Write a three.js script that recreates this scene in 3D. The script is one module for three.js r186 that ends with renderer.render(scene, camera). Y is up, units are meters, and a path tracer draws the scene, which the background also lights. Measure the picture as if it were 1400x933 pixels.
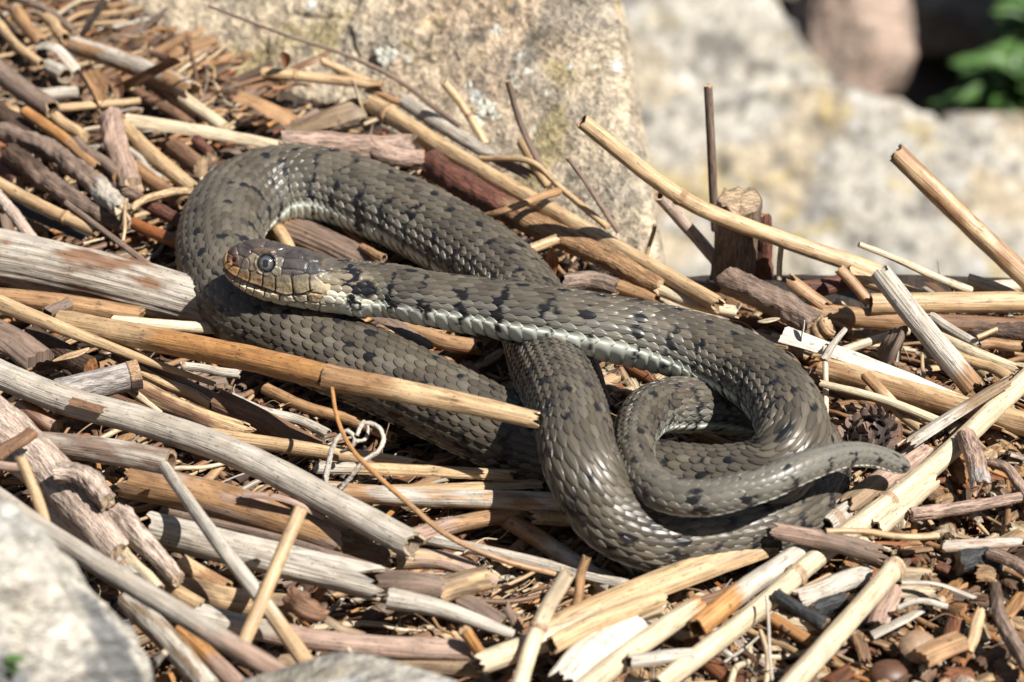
import * as THREE from 'three';
import { mergeGeometries, mergeVertices, toCreasedNormals } from 'three/addons/utils/BufferGeometryUtils.js';
import { ImprovedNoise } from 'three/addons/math/ImprovedNoise.js';

// ---------------------------------------------------------------- camera, sky, sun, exposure
const scene = new THREE.Scene();
const W = 1024, H = 682, D = 1.15, PITCH = 32 * Math.PI / 180, PPM = 3500;   // PPM: photo pixels per metre at the focus distance
const camera = new THREE.PerspectiveCamera(13.22, W / H, 0.05, 400);
camera.position.set(0, D * Math.sin(PITCH), D * Math.cos(PITCH));
camera.lookAt(0, 0, 0);
camera.focus = 1.09; camera.userData.fStop = 12;
camera.updateMatrixWorld(true); camera.updateProjectionMatrix();
scene.add(camera);
const renderer = new THREE.WebGLRenderer({ antialias: true });
renderer.setSize(W, H);
renderer.toneMapping = THREE.LinearToneMapping;
renderer.toneMappingExposure = 2.0;
renderer.shadowMap.enabled = true;

const SUN = new THREE.Vector3(0.46, 0.80, 0.36).normalize();
{ // clear afternoon sky with thin haze towards the horizon
  const w = 256, h = 128, d = new Float32Array(w * h * 4);
  for (let j = 0; j < h; j++) for (let i = 0; i < w; i++) {
    const el = (j + 0.5) / h * Math.PI - Math.PI / 2, az = ((i + 0.5) / w * 2 - 1) * Math.PI;
    const y = Math.sin(el), k = (j * w + i) * 4;
    const up = Math.max(0, y), t = Math.pow(1 - up, 3);
    const dir = new THREE.Vector3(Math.cos(el) * Math.cos(az), y, Math.cos(el) * Math.sin(az));
    const g = Math.pow(Math.max(0, dir.dot(SUN)), 8) * 0.5;
    const c = y > 0 ? [0.34 + 0.56 * t + g, 0.46 + 0.45 * t + g, 0.70 + 0.25 * t + g * 0.9] : [0.30, 0.27, 0.23];
    d[k] = c[0]; d[k + 1] = c[1]; d[k + 2] = c[2]; d[k + 3] = 1;
  }
  const t = new THREE.DataTexture(d, w, h, THREE.RGBAFormat, THREE.FloatType);
  t.mapping = THREE.EquirectangularReflectionMapping; t.magFilter = THREE.LinearFilter; t.needsUpdate = true;
  scene.background = t; scene.environment = t; scene.backgroundIntensity = 0.17; scene.environmentIntensity = 0.17;
}
const sun = new THREE.DirectionalLight(new THREE.Color(1, 0.955, 0.89), 5);
sun.position.copy(SUN).multiplyScalar(3); sun.target.position.set(0, 0, 0);
sun.castShadow = true; sun.shadow.mapSize.set(4096, 4096);
Object.assign(sun.shadow.camera, { left: -0.6, right: 0.6, top: 0.6, bottom: -0.6, near: 0.5, far: 6 });
scene.add(sun, sun.target);

// ---------------------------------------------------------------- helpers
let seedState = 12345;
const setSeed = s => { seedState = s >>> 0; };
function rnd() { seedState = (seedState + 0x6D2B79F5) >>> 0; let t = seedState; t = Math.imul(t ^ (t >>> 15), t | 1); t ^= t + Math.imul(t ^ (t >>> 7), t | 61); return ((t ^ (t >>> 14)) >>> 0) / 4294967296; }
const rr = (a, b) => a + (b - a) * rnd();
const clamp = (x, a, b) => x < a ? a : x > b ? b : x;
const lerp = (a, b, t) => a + (b - a) * t;
const sst = (a, b, x) => { const t = clamp((x - a) / (b - a), 0, 1); return t * t * (3 - 2 * t); };
const mix3 = (a, b, t) => [lerp(a[0], b[0], t), lerp(a[1], b[1], t), lerp(a[2], b[2], t)];
const IN = new ImprovedNoise();
const noise = (x, y, z) => IN.noise(x, y, z);
const fbm = (x, y, z, o = 4) => { let s = 0, a = 0.5; for (let i = 0; i < o; i++) { s += a * noise(x, y, z); x = x * 2.03 + 17.1; y = y * 2.03 + 5.7; z = z * 2.03 + 9.2; a *= 0.5; } return s; };
const V3 = (x, y, z) => new THREE.Vector3(x, y, z);
const camX = V3(1, 0, 0), camY = V3(0, Math.cos(PITCH), -Math.sin(PITCH)), camZ = V3(0, Math.sin(PITCH), Math.cos(PITCH));
const TANV = Math.tan(camera.fov * Math.PI / 360), ASP = W / H;
function rayOf(px, py) { return camX.clone().multiplyScalar((px / 700 - 1) * TANV * ASP).addScaledVector(camY, (1 - py / 466.5) * TANV).sub(camZ); }
function P(px, py, mm = 0) { const r = rayOf(px, py), t = (mm / 1000 - camera.position.y) / r.y; return camera.position.clone().addScaledVector(r, t); }   // where the ray meets the level mm above the litter
function Q(px, py, dist) { return camera.position.clone().addScaledVector(rayOf(px, py), dist); }
const depthOf = p => camera.position.clone().sub(p).dot(camZ);
const pxm = (px, p) => px / PPM * depthOf(p) / D;   // a width in photo pixels at point p, in metres

const taken = {};
function numbered(n) { const k = taken[n] = (taken[n] ?? -1) + 1; return k ? `${n}_${String(k).padStart(3, '0')}` : n; }
function tag(o, label, category, group, kind) { if (label) o.userData.label = label; if (category) o.userData.category = category; if (group) o.userData.group = group; if (kind) o.userData.kind = kind; return o; }
function shadows(o) { o.traverse(c => { if (c.isMesh) { c.castShadow = true; c.receiveShadow = true; } }); return o; }
function mesh(name, geo, mat, parent) { const m = new THREE.Mesh(geo, mat); m.name = parent === scene ? numbered(name) : name; m.castShadow = m.receiveShadow = true; (parent || scene).add(m); return m; }
function group(name, pos) { const g = new THREE.Group(); g.name = numbered(name); if (pos) g.position.copy(pos); scene.add(g); return g; }

// ---------------------------------------------------------------- textures (grain only; tiling value noise)
function hash2(x, y, s) { let h = Math.imul(x, 374761393) ^ Math.imul(y, 668265263) ^ Math.imul(s, 1274126177); h = Math.imul(h ^ (h >>> 13), 1274126177); return ((h ^ (h >>> 16)) >>> 0) / 4294967296; }
function tnoise(x, y, px, py, s) { const x0 = Math.floor(x), y0 = Math.floor(y), fx = x - x0, fy = y - y0, u = fx * fx * (3 - 2 * fx), v = fy * fy * (3 - 2 * fy); const m = (a, n) => ((a % n) + n) % n; const h = (a, b) => hash2(m(a, px), m(b, py), s); return lerp(lerp(h(x0, y0), h(x0 + 1, y0), u), lerp(h(x0, y0 + 1), h(x0 + 1, y0 + 1), u), v); }
function grain(size, fn, srgb) {
  const d = new Uint8Array(size * size * 4);
  for (let j = 0; j < size; j++) for (let i = 0; i < size; i++) { const v = fn(i / size, j / size), k = (j * size + i) * 4; for (let c = 0; c < 3; c++) d[k + c] = clamp(Math.round((Array.isArray(v) ? v[c] : v) * 255), 0, 255); d[k + 3] = 255; }
  const t = new THREE.DataTexture(d, size, size, THREE.RGBAFormat, THREE.UnsignedByteType);
  t.wrapS = t.wrapT = THREE.RepeatWrapping; t.magFilter = THREE.LinearFilter; t.minFilter = THREE.LinearMipmapLinearFilter; t.generateMipmaps = true; if (srgb) t.colorSpace = THREE.SRGBColorSpace; t.needsUpdate = true; return t;
}
// fibres run along v
const fibre = (u, v) => { const a = tnoise(u * 64, v * 3, 64, 3, 1), b = tnoise(u * 160, v * 6, 160, 6, 2), c = tnoise(u * 24, v * 10, 24, 10, 3), e = tnoise(u * 90, v * 90, 90, 90, 4); return { a, b, c, e }; };
const T_fibre = grain(512, (u, v) => { const f = fibre(u, v); let x = 0.93 + 0.16 * (f.a - 0.5) + 0.18 * (f.b - 0.5) + 0.16 * (f.c - 0.5); if (f.e > 0.86) x -= 0.22; if (tnoise(u * 40, v * 12, 40, 12, 9) > 0.88) x -= 0.2; return x; }, true);
const T_fibreB = grain(512, (u, v) => { const f = fibre(u, v); return 0.5 + 0.45 * (f.a - 0.5) + 0.5 * (f.b - 0.5); });
const T_bark = grain(512, (u, v) => { const a = tnoise(u * 14, v * 6, 14, 6, 11), b = tnoise(u * 48, v * 14, 48, 14, 12), c = tnoise(u * 120, v * 50, 120, 50, 13); let x = 0.86 + 0.3 * (a - 0.5) + 0.35 * (b - 0.5) + 0.3 * (c - 0.5); if (b > 0.72) x += 0.12; return x; }, true);
const T_barkB = grain(512, (u, v) => { const a = tnoise(u * 14, v * 6, 14, 6, 11), b = tnoise(u * 48, v * 14, 48, 14, 12), c = tnoise(u * 120, v * 50, 120, 50, 13); return 0.5 + 0.3 * (a - 0.5) + 0.5 * (b - 0.5) + 0.4 * (c - 0.5); });
const T_rock = grain(1024, (u, v) => { const a = tnoise(u * 10, v * 10, 10, 10, 21), b = tnoise(u * 37, v * 37, 37, 37, 22), c = tnoise(u * 120, v * 120, 120, 120, 23), e = tnoise(u * 300, v * 300, 300, 300, 24); let x = 0.88 + 0.25 * (a - 0.5) + 0.3 * (b - 0.5) + 0.3 * (c - 0.5) + 0.25 * (e - 0.5); return x; }, true);
const T_rockB = grain(1024, (u, v) => { const b = tnoise(u * 37, v * 37, 37, 37, 22), c = tnoise(u * 120, v * 120, 120, 120, 23), e = tnoise(u * 300, v * 300, 300, 300, 24); return 0.5 + 0.5 * (b - 0.5) + 0.4 * (c - 0.5) + 0.2 * (e - 0.5); });

const std = o => new THREE.MeshStandardMaterial({ vertexColors: true, ...o });
const M = {
  reed: std({ map: T_fibre, bumpMap: T_fibreB, bumpScale: 0.00018, roughness: 0.52 }),
  old: std({ map: T_fibre, bumpMap: T_fibreB, bumpScale: 0.00035, roughness: 0.78 }),
  bark: std({ map: T_bark, bumpMap: T_barkB, bumpScale: 0.0005, roughness: 0.72 }),
  leaf: std({ map: T_fibre, bumpMap: T_fibreB, bumpScale: 0.0002, roughness: 0.6, side: THREE.DoubleSide }),
  rock: std({ map: T_rock, bumpMap: T_rockB, bumpScale: 0.0018, roughness: 0.9 }),
};

// ---------------------------------------------------------------- grid geometry
class GB {   // collects grids of vertices with colour and uv
  constructor() { this.p = []; this.c = []; this.u = []; this.i = []; this.n = 0; }
  grid(nu, nv, fn) {   // fn(i, j) -> [x, y, z, r, g, b, u, v]
    const s = this.n;
    for (let i = 0; i <= nu; i++) for (let j = 0; j <= nv; j++) { const q = fn(i, j); this.p.push(q[0], q[1], q[2]); this.c.push(q[3], q[4], q[5]); this.u.push(q[6] || 0, q[7] || 0); this.n++; }
    for (let i = 0; i < nu; i++) for (let j = 0; j < nv; j++) { const a = s + i * (nv + 1) + j, b = a + nv + 1; this.i.push(a, b, a + 1, b, b + 1, a + 1); }
    return s;
  }
  build(seams = []) {
    const g = new THREE.BufferGeometry();
    g.setAttribute('position', new THREE.Float32BufferAttribute(this.p, 3)); g.setAttribute('color', new THREE.Float32BufferAttribute(this.c, 3)); g.setAttribute('uv', new THREE.Float32BufferAttribute(this.u, 2)); g.setIndex(this.i);
    g.computeVertexNormals();
    const nm = g.attributes.normal;   // average the two sides of a closed seam
    for (const [a, b] of seams) { const x = nm.getX(a) + nm.getX(b), y = nm.getY(a) + nm.getY(b), z = nm.getZ(a) + nm.getZ(b), l = Math.hypot(x, y, z) || 1; nm.setXYZ(a, x / l, y / l, z / l); nm.setXYZ(b, x / l, y / l, z / l); }
    return g;
  }
}
// ---------------------------------------------------------------- colours of dry plant matter (linear)
const PAL = {
  straw: [[.51, .36, .205], [.34, .20, .095], .6], pale: [[.58, .48, .335], [.48, .35, .21], .5], white: [[.62, .57, .49], [.46, .40, .32], .5],
  grey: [[.44, .395, .335], [.29, .235, .175], .6], silver: [[.50, .455, .39], [.34, .275, .205], .55], tan: [[.37, .22, .11], [.20, .10, .045], .65],
  brown: [[.225, .122, .068], [.10, .05, .026], .65], dark: [[.10, .057, .036], [.05, .026, .017], .6], red: [[.15, .055, .034], [.07, .028, .02], .6],
  orange: [[.46, .235, .085], [.27, .11, .035], .6], black: [[.022, .024, .027], [.05, .045, .042], .4], pink: [[.38, .265, .205], [.24, .145, .10], .6],
  birch: [[.40, .36, .33], [.075, .048, .04], .8], rust: [[.27, .095, .03], [.16, .055, .02], .6], mauve: [[.22, .155, .118], [.125, .08, .055], .6], slab: [[.52, .41, .335], [.32, .22, .165], .65],
  frass: [[.25, .175, .105], [.13, .08, .045], .7],
};
function colourist(pal, seed, L, stain = 1) {
  const [a, b, k] = PAL[pal]; const o = seed * 13.7, dk = mix3(b, [.05, .03, .02], .45);
  return (s, ang, r) => {
    const x = Math.cos(ang) * 1.3, y = Math.sin(ang) * 1.3;
    let t = clamp(.35 + 1.5 * fbm(s * 60 + o, x * .8, y * .8 + o, 4), 0, 1) * k;
    let c = mix3(a, b, t);
    const st = fbm(s * 130 + o * 2, x * 2.2, y * 2.2 - o, 3); c = mix3(c, dk, sst(.18, .34, st) * .75 * stain);
    const fl = noise(s * 700 + o, x * 14, y * 14); c = mix3(c, dk, sst(.42, .6, fl) * .5 * stain);
    const stk = noise(s * 25 + o, x * 6, y * 6 + o) * .22; return [c[0] * (1 + stk), c[1] * (1 + stk), c[2] * (1 + stk)];
  };
}
// ---------------------------------------------------------------- stems: hollow, solid or split, swept along a curve
function spine(pts, bend, n) {
  let q = pts;
  if (q.length === 2) { const d = q[1].clone().sub(q[0]), L = d.length(), s = V3(-d.z, 0, d.x).normalize(); const a = bend * L * rr(-1, 1), b = bend * L * rr(-1, 1); q = [q[0], q[0].clone().lerp(q[1], .33).addScaledVector(s, a), q[0].clone().lerp(q[1], .67).addScaledVector(s, b), q[1]]; q[1].y += bend * L * .3 * rr(-1, 1); }
  const c = new THREE.CatmullRomCurve3(q, false, 'centripetal'), L = c.getLength(), pt = [], T = [], N = [], B = [];
  for (let i = 0; i <= n; i++) { pt.push(c.getPointAt(i / n)); T.push(c.getTangentAt(i / n)); }
  let up = V3(0, 1, 0); if (Math.abs(T[0].y) > .9) up = V3(1, 0, 0);
  let nn = up.addScaledVector(T[0], -up.dot(T[0])).normalize();
  for (let i = 0; i <= n; i++) { nn = nn.clone().addScaledVector(T[i], -nn.dot(T[i])).normalize(); N.push(nn); B.push(T[i].clone().cross(nn)); }
  const at = (t, cx, cy, out) => { t = clamp(t, 0, 1) * n; const i = Math.min(n - 1, Math.floor(t)), f = t - i; out.lerpVectors(pt[i], pt[i + 1], f); out.x += lerp(N[i].x, N[i + 1].x, f) * cy + lerp(B[i].x, B[i + 1].x, f) * cx; out.y += lerp(N[i].y, N[i + 1].y, f) * cy + lerp(B[i].y, B[i + 1].y, f) * cx; out.z += lerp(N[i].z, N[i + 1].z, f) * cy + lerp(B[i].z, B[i + 1].z, f) * cx; return out; };
  return { L, at, n, pt };
}
const tmp = V3(0, 0, 0);
// o: r0 r1 (m), pal, seed, hollow, jag0/jag1 (in radii), lump, nodes, squash, arc [a0,a1] for a split reed, bend
function stemGeo(pts, o) {
  setSeed(o.seed * 7919 + 17);
  const rm = Math.max(o.r0, o.r1), len = pts.reduce((s, p, i) => i ? s + p.distanceTo(pts[i - 1]) : 0, 0);
  const fine = (o.lump || 0) > .1 ? .28 : .42;
  const n = Math.round(clamp(len / (rm * fine), 18, 180)), m = o.m || (rm > .003 ? 26 : rm > .0015 ? 16 : 9);
  const sp = spine(pts, o.bend ?? .02, n), L = sp.L, col = colourist(o.pal, o.seed, L, o.stain ?? 1), col2 = o.pal2 ? colourist(o.pal2, o.seed + 3, L, o.stain ?? 1) : null;
  const ga = rr(0, 6.28), gv = rnd() < .55 ? rr(.10, .22) : 0, ph = rnd() * 50, sq = o.squash || rr(.84, 1.04), nodes = o.nodes || [];
  const rad = (t, a) => {
    let r = lerp(o.r0, o.r1, t); const x = Math.cos(a), y = Math.sin(a);
    r *= 1 + .05 * noise(t * L / rm * .35 + ph, x, y) + .03 * noise(t * L / rm * .9 + ph, x * 2, y * 2); if (o.hollow && gv) { const da = Math.atan2(Math.sin(a - ga - .5 * noise(t * 3, ph, 1)), Math.cos(a - ga - .5 * noise(t * 3, ph, 1))); r *= 1 - gv * Math.exp(-da * da * 60) * sst(-.2, .25, noise(t * L / rm * .12 + ph, 3, 3)); }
    if (o.lump) { const q = t * L / rm; r *= 1 + o.lump * (1.1 * noise(q * .45 + ph, x * .8, y * .8) + .8 * noise(q * 1.3 + ph, x * 1.7, y * 1.7 + 4) + .4 * noise(q * 3.1, x * 4, y * 4)); if (o.ridge) r *= 1 + o.ridge * noise(q * .5 + ph, x * 5, y * 5); }
    if (o.rib) r *= 1 + o.rib * Math.sin(a * 22 + 1.2 * noise(t * 6, 0, ph));
    for (const k of nodes) { const d = (t - k) * L / r; r *= 1 + .07 * Math.exp(-d * d * 4); }
    return r;
  };
  const jag = (a, k) => { const x = Math.cos(a) * 1.6, y = Math.sin(a) * 1.6; return clamp(.5 + 1.0 * noise(x + k, y, ph) + .7 * noise(x * 3 + k, y * 3, ph), 0, 1.4); };
  const a0 = o.arc ? o.arc[0] : 0, a1 = o.arc ? o.arc[1] : Math.PI * 2;
  const tcl = (t, a) => { let lo = 0, hi = 1; if (o.jag0) lo = jag(a, 3) * o.jag0 * o.r0 / L; if (o.jag1) hi = 1 - jag(a, 9) * o.jag1 * o.r1 / L; if (o.notch) for (const [na, nw, nt] of o.notch) if (Math.abs(((a - na + 9.42) % 6.283) - 3.1416) < nw) lo = Math.max(lo, nt); return clamp(t, lo, hi); };
  const g = new GB(), seams = [];
  const mid0 = (o.jag0 || 0) * .5 * o.r0 / L, mid1 = 1 - (o.jag1 || 0) * .5 * o.r1 / L;
  const put = (t, a, f, shade) => { let tt = tcl(t, a); if (f < .9 && !o.hollow && !o.arc && (t === 0 || t === 1)) tt = lerp(t ? mid1 : mid0, tt, f * f); const r = rad(tt, a) * f; sp.at(tt, Math.cos(a) * r * sq, Math.sin(a) * r, tmp); let c = col(tt * L, a, r); if (col2) c = mix3(c, col2(tt * L, a, r), o.patchy ? sst(-.06, .12, fbm(tt * L * 42 + ph, Math.cos(a) * .9 + ph, Math.sin(a) * .9, 4)) : sst(-.06, .06, tt - (o.at2 ?? .5) + .1 * noise(a * 1.5, tt * 6, ph)));
    for (const k of nodes) { const d = Math.abs(tt - k) * L / lerp(o.r0, o.r1, tt); if (d < .55) c = mix3(c, PAL.brown[1], .65 * sst(.28, .12, Math.abs(d - .18))); }
    if (shade) c = mix3(c, shade, .6); if (f < 1 && !o.arc && (t === 0 || t === 1)) return [tmp.x, tmp.y, tmp.z, c[0], c[1], c[2], Math.cos(a) * r / .03 + ph, Math.sin(a) * r / .03]; return [tmp.x, tmp.y, tmp.z, c[0], c[1], c[2], (a - a0) * rm / .03 + ph, tt * L / .05 + ph]; };
  const ts = []; for (let i = 0; i <= n; i++) ts.push(i / n);
  const strip = (rows) => { const s = g.grid(rows.length - 1, m, (i, j) => { const a = lerp(a0, a1, j / m); return put(rows[i][0], a, rows[i][1], rows[i][2]); }); if (!o.arc) for (let i = 0; i < rows.length; i++) seams.push([s + i * (m + 1), s + i * (m + 1) + m]); };
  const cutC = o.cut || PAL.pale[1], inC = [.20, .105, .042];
  strip(ts.map(t => [t, 1]));
  const wall = o.wall || .76, dep = Math.min(.3, 5 * rm / L);
  if (o.arc) {
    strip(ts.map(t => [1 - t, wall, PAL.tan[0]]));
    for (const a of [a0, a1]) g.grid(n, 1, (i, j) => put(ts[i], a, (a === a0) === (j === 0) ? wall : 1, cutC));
    for (const t of [0, 1]) g.grid(1, m, (i, j) => put(t, lerp(a0, a1, j / m), (t === 0) === (i === 0) ? wall : 1, cutC));
  } else if (o.hollow) {
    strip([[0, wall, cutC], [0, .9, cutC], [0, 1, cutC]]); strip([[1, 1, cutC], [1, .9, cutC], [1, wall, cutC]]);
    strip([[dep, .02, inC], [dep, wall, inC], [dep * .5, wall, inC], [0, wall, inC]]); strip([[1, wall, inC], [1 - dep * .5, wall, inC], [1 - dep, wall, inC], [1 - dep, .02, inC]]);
  } else { strip([[0, .01, cutC], [0, .35, cutC], [0, .7, cutC], [0, .93, cutC], [0, 1, cutC]]); strip([[1, 1, cutC], [1, .93, cutC], [1, .7, cutC], [1, .35, cutC], [1, .01, cutC]]); }
  const geo = g.build(seams); return { geo, sp, rad };
}
function collarGeo(sp, rad, k, o) {   // the swollen ring of a reed node
  const g = new GB(), m = 22, seams = [], r = lerp(o.r0, o.r1, k), hw = .38 * r / sp.L, col = colourist('tan', o.seed + 5, sp.L);
  const s = g.grid(6, m, (i, j) => { const u = i / 6, a = j / m * Math.PI * 2, t = k + (u * 2 - 1) * hw, R = rad(t, a) * (i === 0 || i === 6 ? .97 : 1.01 + .07 * Math.pow(Math.sin(Math.PI * u), .7) + .012 * Math.sin(u * 19)); sp.at(t, Math.cos(a) * R * (o.squash || 1), Math.sin(a) * R, tmp); const c = mix3(col(t * sp.L, a, R), i === 2 || i === 4 ? PAL.brown[0] : PAL[o.pal][0], .45); return [tmp.x, tmp.y, tmp.z, c[0], c[1], c[2], a * r / .03, t * sp.L / .05]; });
  for (let i = 0; i <= 6; i++) seams.push([s + i * (m + 1), s + i * (m + 1) + m]);
  return g.build(seams);
}
// flat blades and strips: a thin curved sheet with real thickness
function bladeGeo(pts, o) {
  setSeed(o.seed * 6151 + 5);
  const len = pts.reduce((s, p, i) => i ? s + p.distanceTo(pts[i - 1]) : 0, 0), rm = Math.max(o.r0, o.r1);
  const n = Math.round(clamp(len / .0012, 14, 120)), m = 12, sp = spine(pts, o.bend ?? .03, n), L = sp.L, col = colourist(o.pal, o.seed, L, o.stain ?? .7), th = o.thick || Math.max(.00035, rm * .07), ph = rnd() * 40;
  const g = new GB(); const curl = o.curl ?? .25, roll = o.roll || 0;
  const f = (i, v, side) => {
    let t = i / n; const j0 = (o.jag0 || 0) * rm / L * (.5 + noise(v * 3 + ph, 1, 2)), j1 = (o.jag1 || 0) * rm / L * (.5 + noise(v * 3 + ph, 5, 2) + .5 * noise(v * 9, ph, 1)); t = clamp(t, Math.max(0, j0), 1 - Math.max(0, j1));
    let w = lerp(o.r0, o.r1, t); if (o.taper) w *= Math.pow(Math.max(.02, Math.sin(Math.PI * clamp(t * .97 + .015, 0, 1))), .6); w *= 1 + .10 * noise(t * L * 90 + ph, v > 0 ? 3 : 8, 1);
    const a = roll + (o.twist || 0) * t, x = v * w, y = -curl * v * v * w + .12 * rm * noise(t * L * 60 + ph, v * 1.2, 3) + (o.rib ? .00018 * Math.sin(v * 26) : 0) + side * th * .5 * (Math.abs(v) > .99 ? .3 : 1);
    sp.at(t, x * Math.cos(a) - y * Math.sin(a), x * Math.sin(a) + y * Math.cos(a), tmp); const c = col(t * L, v * 1.4 + 1, w); return [tmp.x, tmp.y, tmp.z, c[0], c[1], c[2], v * w / .03 + ph, t * L / .05 + ph];
  };
  const mv = j => (j / m) * 2 - 1;
  g.grid(n, m, (i, j) => f(i, -mv(j), 1)); g.grid(n, m, (i, j) => f(i, mv(j), -1));
  g.grid(n, 1, (i, j) => f(i, 1, j ? -1 : 1)); g.grid(n, 1, (i, j) => f(i, -1, j ? 1 : -1));
  g.grid(1, m, (i, j) => f(0, mv(j), i ? 1 : -1)); g.grid(1, m, (i, j) => f(n, mv(j), i ? -1 : 1));
  return g.build();
}
// ---------------------------------------------------------------- the snake
// spine of the body: photo x, y, height of the axis (mm), half-width (px), lean of the back (x, z)
const SN = [
  [504, 397, 41, 37, 0, -.62], [540, 399.5, 41.4, 37.2, 0, -.70], [580, 409, 42, 38, .0, -.85], [660, 421, 43, 40, .0, -.88], [740, 434, 44, 43, .0, -.85], [820, 448, 42, 45.5, .0, -.80], [900, 464, 37.5, 47.5, .1, -.65],
  [975, 485, 34.5, 48.5, .2, -.35], [1037, 517, 34, 49, .35, -.15], [1075, 560, 35, 49.5, .35, .0], [1083, 606, 34, 50, .25, .2], [1056, 645, 27, 50.5, .1, .2], [1000, 660, 20, 51, 0, .15], [940, 660, 15.5, 52, 0, .1], [880, 652, 13, 52, 0, 0],
  [820, 640, 12.5, 53, 0, 0], [760, 622, 13, 54, 0, .1], [690, 591, 15.5, 54.5, 0, .25], [610, 553, 16.5, 55, 0, .25], [520, 510, 16.5, 55, 0, .2], [430, 472, 16.5, 56, -.1, .2], [350, 430, 16.5, 57, -.2, .15],
  [308, 380, 16.5, 57, -.3, .1], [301, 322, 17, 57, -.2, -.05], [328, 276, 17, 56, -.15, -.2], [383, 254, 17, 54, -.1, -.5], [452, 257, 16.5, 52, 0, -.65], [530, 284, 16.5, 52, .1, -.62], [620, 330, 16, 52.5, .15, -.4],
  [690, 378, 16, 52.5, .15, -.1], [732, 436, 17.5, 53, .2, -.05], [750, 500, 27, 52.5, .25, 0], [781, 570, 41, 51, .22, 0], [797, 640, 38, 51.5, .15, .1], [833, 702, 25, 50, .05, .2], [890, 733, 16.5, 47.5, .0, .2], [960, 730, 13.5, 45.5, .0, .2], [1045, 716, 11.5, 43, .0, .15],
  [1100, 690, 10, 41.5, .05, .1], [1122, 650, 9, 40, .1, 0], [1108, 606, 9, 39, .1, -.1], [1068, 574, 10, 38.5, .1, -.2], [1010, 558, 15, 40, 0, -.3], [945, 554, 21, 40, 0, -.35], [893, 561, 26, 35.5, -.1, -.15],
  [869, 595, 30, 29.5, -.1, 0], [873, 642, 34, 27.5, -.05, .1], [906, 673, 36, 26.5, 0, .1], [960, 682, 37, 25.5, 0, .05], [1040, 664, 41, 23.5, 0, 0], [1104, 637, 43, 21, 0, -.05], [1160, 622, 38, 17.5, 0, 0], [1205, 627, 29, 15.5, 0, .05], [1243, 641, 22, 12.5, 0, .1],
];
const S = (() => {
  const v = SN.map(a => P(a[0], a[1], a[2])), c = new THREE.CatmullRomCurve3(v, false, 'centripetal'), N = 4000;
  const at = (arr, t) => { const x = t * (SN.length - 1), i = Math.min(SN.length - 2, Math.floor(x)), f = x - i, ff = f * f * (3 - 2 * f); return lerp(arr[i], arr[i + 1], lerp(f, ff, .35)); };
  const R = SN.map((a, i) => pxm(a[3], v[i])), LX = SN.map(a => a[4]), LZ = SN.map(a => a[5]);
  const pos = [], tan = [], dor = [], sid = [], rad = [], len = [0];
  for (let i = 0; i <= N; i++) { const t = i / N; pos.push(c.getPoint(t)); rad.push(at(R, t)); if (i) len.push(len[i - 1] + pos[i].distanceTo(pos[i - 1])); dor.push(V3(at(LX, t), 1, at(LZ, t)).normalize()); }
  for (let i = 0; i <= N; i++) { const a = Math.max(0, i - 12), b = Math.min(N, i + 12); tan.push(pos[b].clone().sub(pos[a]).normalize()); }
  
  for (let i = 0; i <= N; i++) { dor[i].addScaledVector(tan[i], -dor[i].dot(tan[i])).normalize(); sid.push(tan[i].clone().cross(dor[i])); }
  const L = len[N];
  const find = s => { s = clamp(s, 0, L); let a = 0, b = N; while (b - a > 1) { const m = (a + b) >> 1; if (len[m] <= s) a = m; else b = m; } return [a, clamp((s - len[a]) / (len[b] - len[a] || 1), 0, 1)]; };
  return { L, pos, rad, len, N, find, tan, dor, sid };
})();
// ---- head: measured in units of HU metres; x runs from the snout to the nape, y down the side, origin at the joint with the neck
const HU = 1 / 5.833 / PPM, HX0 = 85, HX1 = 1250;
const spl = (tab) => (x) => { const n = tab.length; if (x <= tab[0][0]) return tab[0][1]; if (x >= tab[n - 1][0]) return tab[n - 1][1]; let i = 0; while (tab[i + 1][0] < x) i++; const [x0, y0] = tab[i], [x1, y1] = tab[i + 1], f = (x - x0) / (x1 - x0); const s = (k) => { const a = tab[Math.max(0, k - 1)], b = tab[Math.min(n - 1, k + 1)]; return (b[1] - a[1]) / (b[0] - a[0] || 1); }; const d = (y1 - y0) / (x1 - x0), m0 = clamp(s(i), -3 * Math.abs(d), 3 * Math.abs(d)) * (x1 - x0), m1 = clamp(s(i + 1), -3 * Math.abs(d), 3 * Math.abs(d)) * (x1 - x0); const f2 = f * f, f3 = f2 * f; return (2 * f3 - 3 * f2 + 1) * y0 + (f3 - 2 * f2 + f) * m0 + (3 * f2 - 2 * f3) * y1 + (f3 - f2) * m1; };
const hTop = spl([[85, 292], [92, 268], [104, 243], [130, 212], [200, 158], [300, 118], [380, 105], [460, 113], [540, 134], [700, 158], [830, 184], [930, 210], [1050, 228], [1250, 235]]);
const hBot = spl([[85, 300], [92, 322], [104, 345], [116, 392], [130, 415], [160, 442], [230, 490], [300, 526], [400, 562], [560, 594], [700, 610], [900, 634], [1050, 650], [1250, 665]]);
const hWid = spl([[85, 8], [92, 42], [104, 66], [130, 92], [200, 128], [300, 158], [400, 178], [480, 190], [600, 214], [750, 242], [880, 250], [1000, 240], [1100, 225], [1250, 215]]);
const lipU = spl([[85, 296], [104, 330], [130, 345], [180, 382], [250, 412], [330, 441], [440, 471], [560, 506], [640, 521], [720, 518], [800, 500], [880, 468]]);
const lipL = spl([[85, 305], [104, 352], [118, 370], [180, 424], [260, 462], [370, 487], [460, 506], [560, 517], [640, 523], [720, 520], [800, 502], [880, 470]]);
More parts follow.
